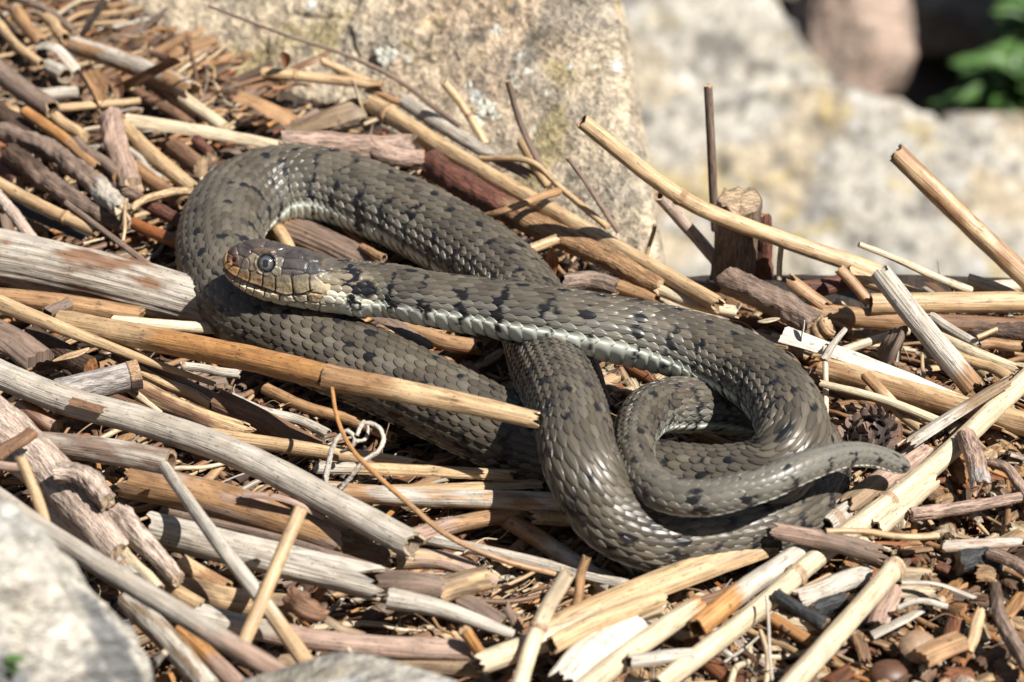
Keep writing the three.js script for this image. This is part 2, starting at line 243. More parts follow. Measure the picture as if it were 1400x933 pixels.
// plates: centre x, y, half-length, half-height, colour, black-edged?
const PLATES = [
  [120, 292, 40, 52, [.20, .125, .07], 0], [150, 322, 42, 30, [.29, .155, .065], 0], [206, 362, 46, 32, [.33, .19, .085], .5], [298, 392, 50, 42, [.25, .165, .08], 1], [395, 410, 52, 56, [.27, .19, .11], 1], [508, 436, 50, 62, [.24, .185, .11], 1], [632, 448, 70, 70, [.34, .28, .18], 1], [772, 432, 72, 82, [.28, .24, .16], 1], [893, 420, 55, 70, [.33, .28, .20], .5],
  [205, 212, 48, 38, [.075, .05, .042], 0], [165, 275, 30, 36, [.095, .06, .042], 0], [240, 285, 38, 40, [.085, .06, .048], 0], [312, 305, 42, 34, [.10, .085, .07], 0], [365, 290, 32, 66, [.17, .14, .10], 0], [270, 195, 70, 44, [.055, .047, .043], 0], [360, 140, 90, 40, [.06, .048, .044], 0],
  [450, 192, 100, 30, [.075, .058, .05], 0], [520, 150, 90, 34, [.052, .045, .042], 0], [590, 270, 34, 44, [.16, .14, .11], 0], [572, 345, 38, 36, [.19, .17, .13], 0], [715, 285, 120, 62, [.06, .055, .055], 0], [680, 205, 130, 46, [.055, .048, .046], 0], [700, 345, 90, 26, [.085, .075, .068], 0], [868, 300, 68, 50, [.06, .057, .06], 0], [835, 225, 80, 44, [.06, .053, .048], 0], [930, 368, 42, 36, [.20, .17, .14], 0], [935, 262, 46, 40, [.11, .085, .06], 0],
  [160, 412, 40, 26, [.42, .30, .17], .4], [223, 468, 32, 24, [.50, .40, .24], 1], [276, 487, 32, 26, [.60, .53, .37], 1], [337, 503, 36, 28, [.60, .53, .37], 1], [411, 522, 46, 32, [.60, .53, .37], 1], [522, 548, 68, 40, [.60, .53, .37], 1], [648, 560, 72, 34, [.60, .56, .43], .6], [762, 540, 68, 30, [.53, .50, .38], .8], [870, 535, 60, 34, [.50, .38, .23], .4], [700, 598, 90, 26, [.56, .55, .44], .2], [840, 590, 80, 26, [.56, .55, .44], .5], [960, 560, 50, 28, [.52, .47, .35], .3], [960, 605, 60, 28, [.56, .56, .46], .5], [560, 592, 90, 18, [.56, .54, .42], .1], [400, 575, 90, 18, [.54, .50, .38], .1],
];
function headAt(x, th) {   // plain section point, head units
  const t = hTop(x), b = hBot(x), w = hWid(x), k = sst(700, 1150, x), e = lerp(.80, 1, k), c = Math.cos(th), s = Math.sin(th);
  const y = (t + b) / 2 - (b - t) / 2 * Math.sign(c) * Math.pow(Math.abs(c), e); let z = w * Math.sign(s) * Math.pow(Math.abs(s), e);
  z *= 1 - .22 * (1 - k) * sst(.15, -.75, c) - .1 * (1 - k) * sst(.5, 1, c);
  return [x, y, z];
}
const hX = S.tan[0].clone(), hD = S.dor[0].clone(), hS = S.sid[0].clone(), HO = S.pos[0].clone();
const headWorld = (x, y, z) => HO.clone().addScaledVector(hX, (x - 1250) * HU).addScaledVector(hD, -(y - 450) * HU).addScaledVector(hS, z * HU);
const EYE = [478, 293, 75];
function headGrid(g) {
  const nx = 250, nt = 260;
  const xs = []; for (let i = 0; i <= nx; i++) { const u = i / nx; xs.push(HX0 + (1285 - HX0) * (u < .12 ? u * u / .12 * .55 + u * .45 : u)); }
  const fnHead = (x, th) => {
    let [, y, z] = headAt(Math.min(x, 1250), th); const side = Math.abs(Math.sin(th));
    // plates by nearest stretched centre
    let d1 = 9, d2 = 9, p1 = PLATES[0]; const sideY = y;
    for (const p of PLATES) { const ax = (x - p[0]) / p[2], ay = (sideY - p[1]) / p[3], d = Math.sqrt(Math.pow(Math.abs(ax), 2.4) + Math.pow(Math.abs(ay), 2.4)); if (d < d1) { d2 = d1; d1 = d; p1 = p; } else if (d < d2) d2 = d; }
    const back = sst(880, 1010, x), gap = (d2 - d1), px = Math.min(p1[2], p1[3]);
    let groove = sst(.22, .03, gap) * (1 - back);
    let disp = -7 * groove + 5 * sst(0, .7, gap) * (1 - back) + 6.0 * fbm(x * .018, y * .018, z * .018, 4) + 1.6 * noise(x * .09, y * .09, z * .06);
    let c = p1[4].slice(); const n1 = fbm(x * .012 + 5, y * .012, z * .01, 4);
    c = mix3(c, [c[0] * .55, c[1] * .5, c[2] * .48], sst(.02, .35, n1) * .8); c = mix3(c, [c[0] * 1.35, c[1] * 1.3, c[2] * 1.2], sst(-.05, -.35, n1) * .7);
    c = mix3(c, [c[0] * .5, c[1] * .46, c[2] * .42], sst(.1, .35, fbm(x * .035 + 9, y * .035, z * .03, 4)) * .8); const sp = noise(x * .055, y * .055, z * .03); if (p1[4][0] > .2) c = mix3(c, [.14, .075, .03], sst(.45, .62, sp) * .7);
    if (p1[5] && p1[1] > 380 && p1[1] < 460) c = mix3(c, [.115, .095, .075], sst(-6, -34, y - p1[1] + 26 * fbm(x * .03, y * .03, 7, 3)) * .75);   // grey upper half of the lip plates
    // black sutures between lip plates
    if (p1[5]) c = mix3(c, [.012, .011, .012], sst(.32, .13, gap) * p1[5]); else c = mix3(c, [.03, .026, .024], sst(.1, .02, gap) * .8 * (1 - back));
    // nape: cream and yellow with black patches
    const nape = mix3(mix3([.30, .25, .17], [.50, .42, .27], sst(-.2, .2, fbm(x * .01, y * .01, 3.3, 3))), [.54, .55, .46], sst(520, 600, y));
    let nc = mix3([.075, .068, .058], nape, sst(330, 420, y + 50 * fbm(x * .015, y * .015, 1, 3))); c = mix3(c, nc, back);
    const under = sst(Math.PI * .86, Math.PI * .92, Math.abs(th > Math.PI ? th - 2 * Math.PI : th)); c = mix3(c, [.56, .56, .47], under * (1 - .5 * (1 - sst(300, 600, x))));
    // mouth: open at the front, closing to a fold at the corner
    const u = lipU(x), l = lipL(x), mid = (u + l) / 2, half = Math.max(3.2, (l - u) / 2);
    const inside = sst(half + 5, half - 2, Math.abs(y - mid)) * sst(900, 820, x) * sst(100, 112, x);
    const depth = Math.min(58, half * 2.6 + 7);
    disp -= depth * inside; if (inside > .3) c = mix3(c, mix3([.40, .27, .27], [.16, .075, .075], sst(220, 460, x)), sst(.3, .7, inside));
    const lip = Math.exp(-Math.pow((y - (u - 9)) / 8, 2)) * (x < 860 ? 1 : 0); disp += 4.5 * lip;
    // orbit, brow ridge, nostril
    const er = Math.hypot(x - EYE[0], (y - EYE[1])) / EYE[2];
    disp += 8 * Math.exp(-Math.pow((er - 1.14) / .11, 2)) - 26 * sst(1.0, .84, er);
    if (er < 1.02) c = mix3(c, [.02, .018, .017], sst(1.02, .95, er));
    if (er > 1.0 && er < 1.3) { const an = Math.atan2(y - EYE[1], x - EYE[0]); disp += 2.5 * Math.sin(an * 9); }
    const br = Math.exp(-Math.pow((y - 190 - Math.abs(x - 450) * .12) / 16, 2)) * sst(330, 380, x) * sst(580, 530, x); disp += 10 * br; c = mix3(c, [.14, .085, .055], br * .35);
    const nr = Math.hypot((x - 205) / 1.15, y - 283); disp += 9 * Math.exp(-Math.pow((nr - 34) / 12, 2)) - 26 * sst(22, 8, nr); c = mix3(c, [.17, .075, .045], sst(34, 16, nr) * .7); c = mix3(c, [.05, .015, .012], sst(13, 5, nr));
    disp += 15 * Math.exp(-Math.pow(Math.hypot(x - 205, y - 212) / 44, 2));
    if (back > 0) disp -= 3 * back + 14 * sst(1120, 1240, x);
    const rx = Math.min(1, (x - HX0) / 40);
    const yc = (hTop(Math.min(x, 1250)) + hBot(Math.min(x, 1250))) / 2, ll = Math.hypot(y - yc, z) || 1, k = 1 + disp * rx / ll; y = yc + (y - yc) * k; z = z * k;
    return [x, y, z, c];
  };
  const seams = [];
  const s = g.grid(nx, nt, (i, j) => { const th = j / nt * Math.PI * 2, [x, y, z, c] = fnHead(xs[i], th), w = headWorld(x, y, z); return [w.x, w.y, w.z, c[0], c[1], c[2]]; });
  for (let i = 0; i <= nx; i++) seams.push([s + i * (nt + 1), s + i * (nt + 1) + nt]);
  return seams;
}
// ---- body surface at distance s behind the nape (negative: on the head), angle th from the middle of the back, h above the skin
const bp = V3(0, 0, 0);
function bodyPt(s, th, h) {
  if (s < 0) { const x = 1250 + s / HU, q = headAt(x, th), yc = (hTop(x) + hBot(x)) / 2, ll = Math.hypot(q[1] - yc, q[2]), k = 1 + h / HU / ll; return bp.copy(headWorld(x, yc + (q[1] - yc) * k, q[2] * k)); }
  const [i, f] = S.find(s), c = Math.cos(th), q = Math.sin(th); let r = lerp(S.rad[i], S.rad[i + 1], f);
  const end = S.L - s; if (end < .007) r *= Math.sqrt(Math.max(.02, 1 - Math.pow(1 - end / .007, 2)));
  r = r * (1 - .05 * sst(-.55, -.95, c)) + h;
  bp.lerpVectors(S.pos[i], S.pos[i + 1], f);
  const dx = lerp(S.dor[i].x, S.dor[i + 1].x, f), dy = lerp(S.dor[i].y, S.dor[i + 1].y, f), dz = lerp(S.dor[i].z, S.dor[i + 1].z, f), sx = lerp(S.sid[i].x, S.sid[i + 1].x, f), sy = lerp(S.sid[i].y, S.sid[i + 1].y, f), sz = lerp(S.sid[i].z, S.sid[i + 1].z, f);
  bp.x += (dx * c + sx * q) * r; bp.y += (dy * c + sy * q) * r; bp.z += (dz * c + sz * q) * r; return bp;
}
// black bars on the flanks and spots on the back, as a share 0..1 of black
const BAR = .0152;
function blackAt(s, th) {
  const a = Math.abs(th), sd = th > 0 ? 1 : 2; let m = 0;
  const wob = .0022 * noise(s * 160 + sd * 9, th * 3.2, 2.2) + .0010 * noise(s * 600, th * 9, 7);
  const k = Math.round(s / BAR + sd * .31), c0 = (k - sd * .31) * BAR + BAR * .22 * (hash2(k, sd, 5) - .5), hgt = lerp(1.15, .55, hash2(k, sd, 6)), wd = lerp(.0008, .0016, hash2(k, sd, 8));
  if (a > hgt && a < 2.45) m = Math.max(m, sst(wd + .0003, wd - .0002, Math.abs(s - c0 - wob * 1.9 - (a - 1.5) * .0034 * (hash2(k, sd, 9) - .2))) * sst(-.58, -.46, noise(s * 260 + sd * 5, th * 5.5, 4.4)));
  const BS = BAR * .92, k2 = Math.round(s / BS + sd * .5 + .2), c2 = (k2 - sd * .5 - .2) * BS + BS * .3 * (hash2(k2, sd, 15) - .5), ta = lerp(.22, .52, hash2(k2, sd, 16));
  if (hash2(k2, sd, 17) > .12) m = Math.max(m, sst(1.08, .92, Math.hypot((s - c2 - wob * .6) / .0018, (a - ta) / (.08 + .09 * hash2(k2, sd, 18)))));
  return m;
}
function scaleColour(s, th, id, u, v) {
  const a = Math.abs(th), r1 = hash2(id, 3, 31), r2 = hash2(id, 5, 32);
  let c = mix3([.124, .107, .083], [.080, .068, .053], sst(-.25, .25, fbm(s * 60, th * 1.4, 1.7, 3)));
  c = mix3(c, [.165, .158, .135], sst(1.0, 1.9, a) * .75);
  const k = .52 + .44 * r1; c = [c[0] * k, c[1] * k * (1 + .03 * (r2 - .5)), c[2] * k * (1 + .12 * (r2 - .5))];
  const age = sst(.2, .45, fbm(s * 220, th * 5, 8.1, 3)); c = mix3(c, [.15, .115, .075], age * .4); const tl = sst(S.L - .16, S.L - .02, s); c = mix3(c, [.155, .15, .13], tl * .7);
  return c;
}
function scalePitch(s) { const [i] = S.find(Math.max(0, s)), r = S.rad[i]; return s < .004 ? lerp(.0030, .0044, sst(-.012, .004, s)) : clamp(r * .46, .0036, .0050); }
function rowsAt(s) { const [i] = S.find(Math.max(0, s)), r = S.rad[i]; return r > .0098 || s < .2 ? 19 : r > .0086 ? 15 : r > .0074 ? 11 : r > .0060 ? 9 : 7; }
const BELLY = 2.20;
function buildSnake() {
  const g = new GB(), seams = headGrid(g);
  // skin under the scales
  const nb = 900, nt = 48, s0 = g.grid(nb, nt, (i, j) => { const s = .0005 + (S.L - .0005) * i / nb, th = j / nt * Math.PI * 2, p = bodyPt(s, th, -.00012); const t = th > Math.PI ? th - 2 * Math.PI : th; const b = Math.abs(t) > BELLY - .1 ? [.16, .16, .13] : [.028, .025, .022]; return [p.x, p.y, p.z, ...b]; });
  for (let i = 0; i <= nb; i++) seams.push([s0 + i * (nt + 1), s0 + i * (nt + 1) + nt]);
  let id = 0, row = 0;
  const NU = 7, NV = 8;
  for (let s = -.0165; s < S.L - .002; row++) {
    const L = scalePitch(s), J = rowsAt(s), dth = 2 * BELLY / J; const [ri] = S.find(Math.max(0, s)), r = S.rad[ri], hs = clamp(r / .0145, .45, 1.1);
    for (let j = 0; j < J; j++) {
      const th0 = -BELLY + (j + .5) * dth, sc = s + ((j & 1) ? L * .5 : 0); id++;
      if (sc < -.004 && !(sc > -.0165 + .005 * hash2(id, 1, 1))) continue;
      const edge = Math.abs(th0) > BELLY - dth * 1.2, keel = edge ? 0 : 1, fat = edge ? 1.16 : 1, ln = L * lerp(1.40, 1.66, hash2(id, 1, 41)), tilt = (hash2(id, 2, 42) - .5) * .00022, sk = (hash2(id, 3, 43) - .5) * .12;
      const base = scaleColour(sc, th0, id, 0, 0);
      const scaleH = (u, v) => { const dome = (1 - v * v) * .00009, kk = keel * .00030 * Math.exp(-Math.pow(v / .15, 2)) * sst(.15, .4, u) * sst(1.02, .86, u); return (-.00014 + .00054 * sst(0, .85, u) - .00016 * sst(.85, 1, u) + dome + kk + tilt * v) * hs; };
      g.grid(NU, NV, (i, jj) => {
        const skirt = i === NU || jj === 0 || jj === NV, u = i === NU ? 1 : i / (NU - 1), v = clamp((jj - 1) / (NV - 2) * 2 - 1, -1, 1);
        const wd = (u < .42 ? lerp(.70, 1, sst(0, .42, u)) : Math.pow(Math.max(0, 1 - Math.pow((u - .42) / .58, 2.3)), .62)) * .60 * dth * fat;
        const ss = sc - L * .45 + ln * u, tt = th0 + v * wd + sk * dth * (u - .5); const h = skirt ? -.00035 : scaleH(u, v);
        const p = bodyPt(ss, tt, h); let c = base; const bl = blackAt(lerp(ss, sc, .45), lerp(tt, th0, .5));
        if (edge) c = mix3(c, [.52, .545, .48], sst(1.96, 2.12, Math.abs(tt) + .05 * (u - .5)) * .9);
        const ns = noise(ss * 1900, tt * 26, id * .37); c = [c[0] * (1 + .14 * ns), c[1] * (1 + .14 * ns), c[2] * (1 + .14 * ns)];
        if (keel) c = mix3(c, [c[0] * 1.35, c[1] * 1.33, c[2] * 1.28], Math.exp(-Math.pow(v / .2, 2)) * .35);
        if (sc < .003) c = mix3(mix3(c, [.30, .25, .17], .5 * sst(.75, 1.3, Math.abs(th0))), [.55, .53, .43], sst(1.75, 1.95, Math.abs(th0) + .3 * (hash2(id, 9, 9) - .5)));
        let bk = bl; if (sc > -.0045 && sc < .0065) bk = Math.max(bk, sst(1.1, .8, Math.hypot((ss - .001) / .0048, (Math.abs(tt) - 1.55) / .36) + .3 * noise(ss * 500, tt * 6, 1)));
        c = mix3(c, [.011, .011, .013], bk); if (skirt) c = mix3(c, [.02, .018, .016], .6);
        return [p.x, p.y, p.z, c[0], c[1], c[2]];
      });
    }
    // one broad belly plate per row
    if (s > -.010) {
      const M2 = 26, ob = hash2(row, 4, 51);
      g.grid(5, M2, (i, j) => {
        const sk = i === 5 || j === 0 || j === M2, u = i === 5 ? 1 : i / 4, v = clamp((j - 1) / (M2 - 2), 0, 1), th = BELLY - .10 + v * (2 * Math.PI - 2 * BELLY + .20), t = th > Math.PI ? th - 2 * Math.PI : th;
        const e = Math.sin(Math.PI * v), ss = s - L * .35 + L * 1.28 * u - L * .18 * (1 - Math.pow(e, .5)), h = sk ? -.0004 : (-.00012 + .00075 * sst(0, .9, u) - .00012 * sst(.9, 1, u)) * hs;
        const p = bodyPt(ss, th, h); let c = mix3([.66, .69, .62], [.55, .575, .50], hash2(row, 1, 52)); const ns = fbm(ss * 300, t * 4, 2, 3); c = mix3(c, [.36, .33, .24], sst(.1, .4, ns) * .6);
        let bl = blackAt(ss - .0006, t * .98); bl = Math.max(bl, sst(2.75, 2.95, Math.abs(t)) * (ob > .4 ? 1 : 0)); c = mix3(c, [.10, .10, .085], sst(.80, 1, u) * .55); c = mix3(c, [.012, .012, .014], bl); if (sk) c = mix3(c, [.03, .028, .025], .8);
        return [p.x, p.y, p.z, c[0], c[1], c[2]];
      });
    }
    s += L;
  }
  for (let k = 0; k < g.i.length; k += 3) { const a = g.i[k + 1]; g.i[k + 1] = g.i[k + 2]; g.i[k + 2] = a; }   // faces outwards
  const geo = g.build(seams), o = group('snake', P(700, 470, 0)); geo.translate(-o.position.x, -o.position.y, -o.position.z);
  tag(o, 'olive grey snake with black flank bars and cream belly edge, coiled on the reed litter', 'snake');
  const skin = new THREE.MeshPhysicalMaterial({ vertexColors: true, roughness: .35, specularIntensity: .75 });
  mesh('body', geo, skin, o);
  for (const sd of [1, -1]) {   // eyes: a clear-capped globe with iris rings, and the pupil as a disc of its own
    const q = headAt(EYE[0], Math.acos(clamp(((hTop(478) + hBot(478)) / 2 - EYE[1]) / ((hBot(478) - hTop(478)) / 2), -1, 1) ** 1.25)), zc = Math.abs(q[2]) - 44;
    const ctr = headWorld(EYE[0], EYE[1], sd * zc).sub(o.position), R = EYE[2] * HU * 1.0, out = hS.clone().multiplyScalar(sd);
    const e = new GB(), ax = hX.clone(), ay = hD.clone();
    const ring = (a, an) => { const k = Math.sin(a) + .04 * noise(an * 3, a * 6, 1); const st = .5 + .5 * noise(an * 9, k * 3, 2); return k < .56 ? mix3([.13, .115, .08], [.06, .058, .05], sst(.44, .56, k)) : mix3(mix3([.040, .048, .060], [.070, .078, .086], st), [.008, .010, .016], sst(.62, .88, k + .06 * (st - .5))); };
    e.grid(30, 48, (i, j) => { const a = i / 30 * Math.PI * .62, an = j / 48 * Math.PI * 2, c = ring(a, an), d = ax.clone().multiplyScalar(Math.sin(a) * Math.cos(an)).addScaledVector(ay, Math.sin(a) * Math.sin(an)).addScaledVector(out, Math.cos(a) * .82); return [d.x * R, d.y * R, d.z * R, ...c]; });
    const em = mesh('eye', e.build(), new THREE.MeshPhysicalMaterial({ vertexColors: true, roughness: .16, clearcoat: 1, clearcoatRoughness: .05, side: THREE.DoubleSide }), o); em.position.copy(ctr);
    const pg = new GB(); pg.grid(6, 32, (i, j) => { const a = i / 6 * .44, an = j / 32 * Math.PI * 2, k = R * 1.006, d = ax.clone().multiplyScalar((Math.sin(a) - .02) * Math.cos(an)).addScaledVector(ay, (Math.sin(a) * Math.sin(an)) - .0).addScaledVector(out, Math.cos(a) * .82); return [d.x * k, d.y * k, d.z * k, .012, .018, .028]; });
    mesh('pupil', pg.build(), new THREE.MeshPhysicalMaterial({ vertexColors: true, roughness: .18, clearcoat: 1, clearcoatRoughness: .05, side: THREE.DoubleSide }), em);
  }
  return shadows(o);
}
buildSnake();
const SNS = []; for (let i = 0; i <= S.N; i += 8) SNS.push([S.pos[i].x, S.pos[i].y, S.pos[i].z, S.rad[i]]);
// ---------------------------------------------------------------- ground: litter bed that falls away behind on the right, banks far off
const crest = x => -.03 - 1.15 * Math.max(0, .06 - x);   // back edge of the litter
function groundY(x, z) {
  const back = sst(crest(x) - .03, crest(x) - .55, z), far = Math.hypot(x, z);
  let y = -.013 + .004 * fbm(x * 22, z * 22, 1.3, 3) - 1.15 * back;
  y += .03 * fbm(x * 3, z * 3, 4, 3) * sst(.3, 1, far) + sst(2, 60, far) * (-.5 + 3.5 * fbm(x * .02, z * .02, 2, 3));
  return y;
}
{
  const g = new GB(), n = 190, ax = i => { const u = i / n * 2 - 1; return Math.sign(u) * (Math.abs(u) * .42 + Math.pow(Math.abs(u), 9) * 220); };
  g.grid(n, n, (i, j) => { const x = ax(j), z = ax(i), y = groundY(x, z), t = fbm(x * 9, z * 9, 3, 4); const c = mix3([.055, .037, .024], [.03, .02, .014], sst(-.2, .2, t)); return [x, y, z, ...c, x / .08, z / .08]; });
  tag(mesh('ground', g.build(), M.bark, scene), null, null, null, 'structure');
}
// ---------------------------------------------------------------- stones: rounded intersections of planes, roughened
function boulder(name, label, ctr, planes, o) {
  let geo = new THREE.IcosahedronGeometry(1, o.detail || 48); geo.deleteAttribute('uv'); geo.deleteAttribute('normal'); geo = mergeVertices(geo, 1e-5);
  const p = geo.attributes.position, n = p.count, col = new Float32Array(n * 3), uv = new Float32Array(n * 2), d = V3(0, 0, 0), sc = o.size, sd = o.seed * 3.7;
  const pl = planes.map(q => [V3(q[0], q[1], q[2]).normalize(), q[3]]);
  for (let i = 0; i < n; i++) {
    d.fromBufferAttribute(p, i).normalize(); let s = 0; const k = 16 / sc;
    for (const [nn, dd] of pl) { const c = nn.dot(d); if (c > .04) s += Math.exp(-k * dd / c); }
    let r = s > 0 ? -Math.log(s) / k : sc * 2; r = Math.min(r, sc * 2.4);
    const x = d.x * r + ctr.x, y = d.y * r + ctr.y, z = d.z * r + ctr.z, f = o.freq || 1;
    const big = fbm(x * 14 * f + sd, y * 14 * f, z * 14 * f, 3), mid = fbm(x * 55 * f, y * 55 * f + sd, z * 55 * f, 4), pit = fbm(x * 130, y * 130, z * 130 + sd, 3), crack = Math.abs(fbm(x * 20 * f + 7, y * 20 * f + sd, z * 20 * f, 3));
    r += sc * o.rough * (.55 * big + .30 * mid + .10 * pit - .10 * sst(.05, .0, crack));
    p.setXYZ(i, d.x * r, d.y * r, d.z * r);
    const c = o.color(x, y, z, d, { big, mid, pit, crack }); col[i * 3] = c[0]; col[i * 3 + 1] = c[1]; col[i * 3 + 2] = c[2];
    uv[i * 2] = (x + .3 * z) / .09; uv[i * 2 + 1] = (y - z * .8) / .09;
  }
  geo.setAttribute('color', new THREE.BufferAttribute(col, 3)); geo.setAttribute('uv', new THREE.BufferAttribute(uv, 2)); geo.computeVertexNormals();
  const m = mesh(name, geo, M.rock, scene); m.position.copy(ctr); tag(m, label, 'stone'); return m;
}
const warmRock = (x, y, z, d, q) => {
  const n = fbm(x * 30 + 3, y * 30, z * 30, 4), g2 = fbm(x * 90, y * 90 + 4, z * 90, 3), l = fbm(x * 22 + 9, y * 22 + 3, z * 22, 4);
  let c = mix3([.56, .46, .33], [.37, .32, .25], sst(-.15, .25, n)); c = mix3(c, [.54, .44, .31], sst(.0, .35, g2) * .7); c = mix3(c, [.52, .36, .235], sst(.02, .30, fbm(x * 12, y * 12 + 8, z * 12, 3)) * .6);
  c = mix3(c, [.36, .29, .12], sst(.16, .32, l) * .7); c = mix3(c, [.13, .12, .095], sst(.17, .33, fbm(x * 60, y * 60, z * 60 + 20, 3)) * .7);
  const w = noise(x * 95 + 2, y * 95, z * 95); c = mix3(c, [.70, .70, .66], sst(.60, .68, w) * .9); return c;
};
const paleRock = (warm, yel) => (x, y, z, d, q) => {   // pale stone with weathering crusts
  const n = fbm(x * 16 + 3, y * 16, z * 16, 4), l = fbm(x * 20 + 9, y * 20 + 3, z * 20, 4), k = fbm(x * 45, y * 45, z * 45 + 20, 3);
  let c = mix3([.52, .485, .415], [.33, .31, .275], sst(-.12, .28, n)); c = mix3(c, [.50, .40, .26], sst(.05, .3, fbm(x * 9, y * 9 + 8, z * 9, 3)) * warm); c = mix3(c, [.44, .335, .12], sst(.15, .27, l) * yel * .7); c = mix3(c, [.14, .125, .11], sst(.12, .32, k) * .8); c = mix3(c, [.17, .16, .145], sst(.16, .30, fbm(x * 15 + 60, y * 15, z * 15, 4)) * .75); c = mix3(c, [.62, .61, .58], sst(.12, .3, fbm(x * 34 + 40, y * 34, z * 34, 3)) * .6); return c;
};
const box = (a, b, c) => [[1, 0, 0, a], [-1, 0, 0, a], [0, 1, 0, b], [0, -1, 0, b], [0, 0, 1, c], [0, 0, -1, c]];
const planeAt = (n, pt, ctr) => { const v = V3(...n).normalize(); return [v.x, v.y, v.z, v.dot(pt.clone().sub(ctr))]; };
{ // the warm boulder behind the snake
  const ctr = V3(-.035, -.04, -.30);
  const warm = boulder('boulder', 'large warm tan boulder with yellowish and white lichen right behind the snake', ctr, [
    planeAt([-.42, .70, .58], P(470, 90, 0), ctr), planeAt([.10, .66, .74], P(770, 275, 0), ctr), planeAt([.977, .178, -.05], Q(878, 190, 1.30), ctr), planeAt([.62, .55, .56], P(872, 330, 4), ctr),
    planeAt([0, 1, -.25], V3(0, .085, -.36), ctr), [-1, .1, .1, .18], [0, .1, -1, .2], [0, -1, 0, .12], [.7, .1, -.7, .2]], { size: .2, rough: .075, seed: 1, detail: 130, color: warmRock });
  warm.updateMatrixWorld(true); const rc = new THREE.Raycaster(); setSeed(404); const lm = new THREE.MeshStandardMaterial({ vertexColors: true, roughness: .95 });
  for (const [px, py, r, n] of [[664, 146, 15, 9], [654, 166, 9, 5], [678, 158, 8, 4], [528, 76, 15, 7], [559, 80, 6, 3], [678, 41, 8, 4], [684, 47, 4, 2], [640, 116, 7, 4], [722, 98, 7, 4], [700, 106, 9, 4], [706, 118, 6, 3], [748, 128, 5, 3], [776, 128, 4, 2], [730, 176, 6, 3], [810, 90, 6, 3]]) {   // white crusts of lichen
    rc.set(camera.position, rayOf(px, py).normalize()); const hit = rc.intersectObject(warm)[0]; if (!hit) continue;
    const gs = []; for (let q = 0; q < n * 3; q++) { const g = new THREE.IcosahedronGeometry(1, 2), p = g.attributes.position, R = pxm(r, hit.point) * rr(.15, .34), c = new Float32Array(p.count * 3), v = rr(.46, .60), a = rr(0, 6.28), d = pxm(r, hit.point) * Math.sqrt(rnd()) * .9; g.deleteAttribute('uv'); for (let t = 0; t < p.count; t++) { const f = 1 + .45 * noise(p.getX(t) * 2.2 + q, p.getY(t) * 2.2, p.getZ(t) * 2.2 + px); p.setXYZ(t, p.getX(t) * R * f, p.getY(t) * R * f, p.getZ(t) * R * f * .45); c[t * 3] = v; c[t * 3 + 1] = v; c[t * 3 + 2] = v * .86; } g.setAttribute('color', new THREE.BufferAttribute(c, 3)); g.translate(Math.cos(a) * d, Math.sin(a) * d, R * .1); g.computeVertexNormals(); gs.push(g); }
    const m = mesh('lichen', mergeGeometries(gs), lm, warm); m.quaternion.setFromUnitVectors(V3(0, 0, 1), hit.face.normal); m.position.copy(hit.point).sub(warm.position);
  }
}
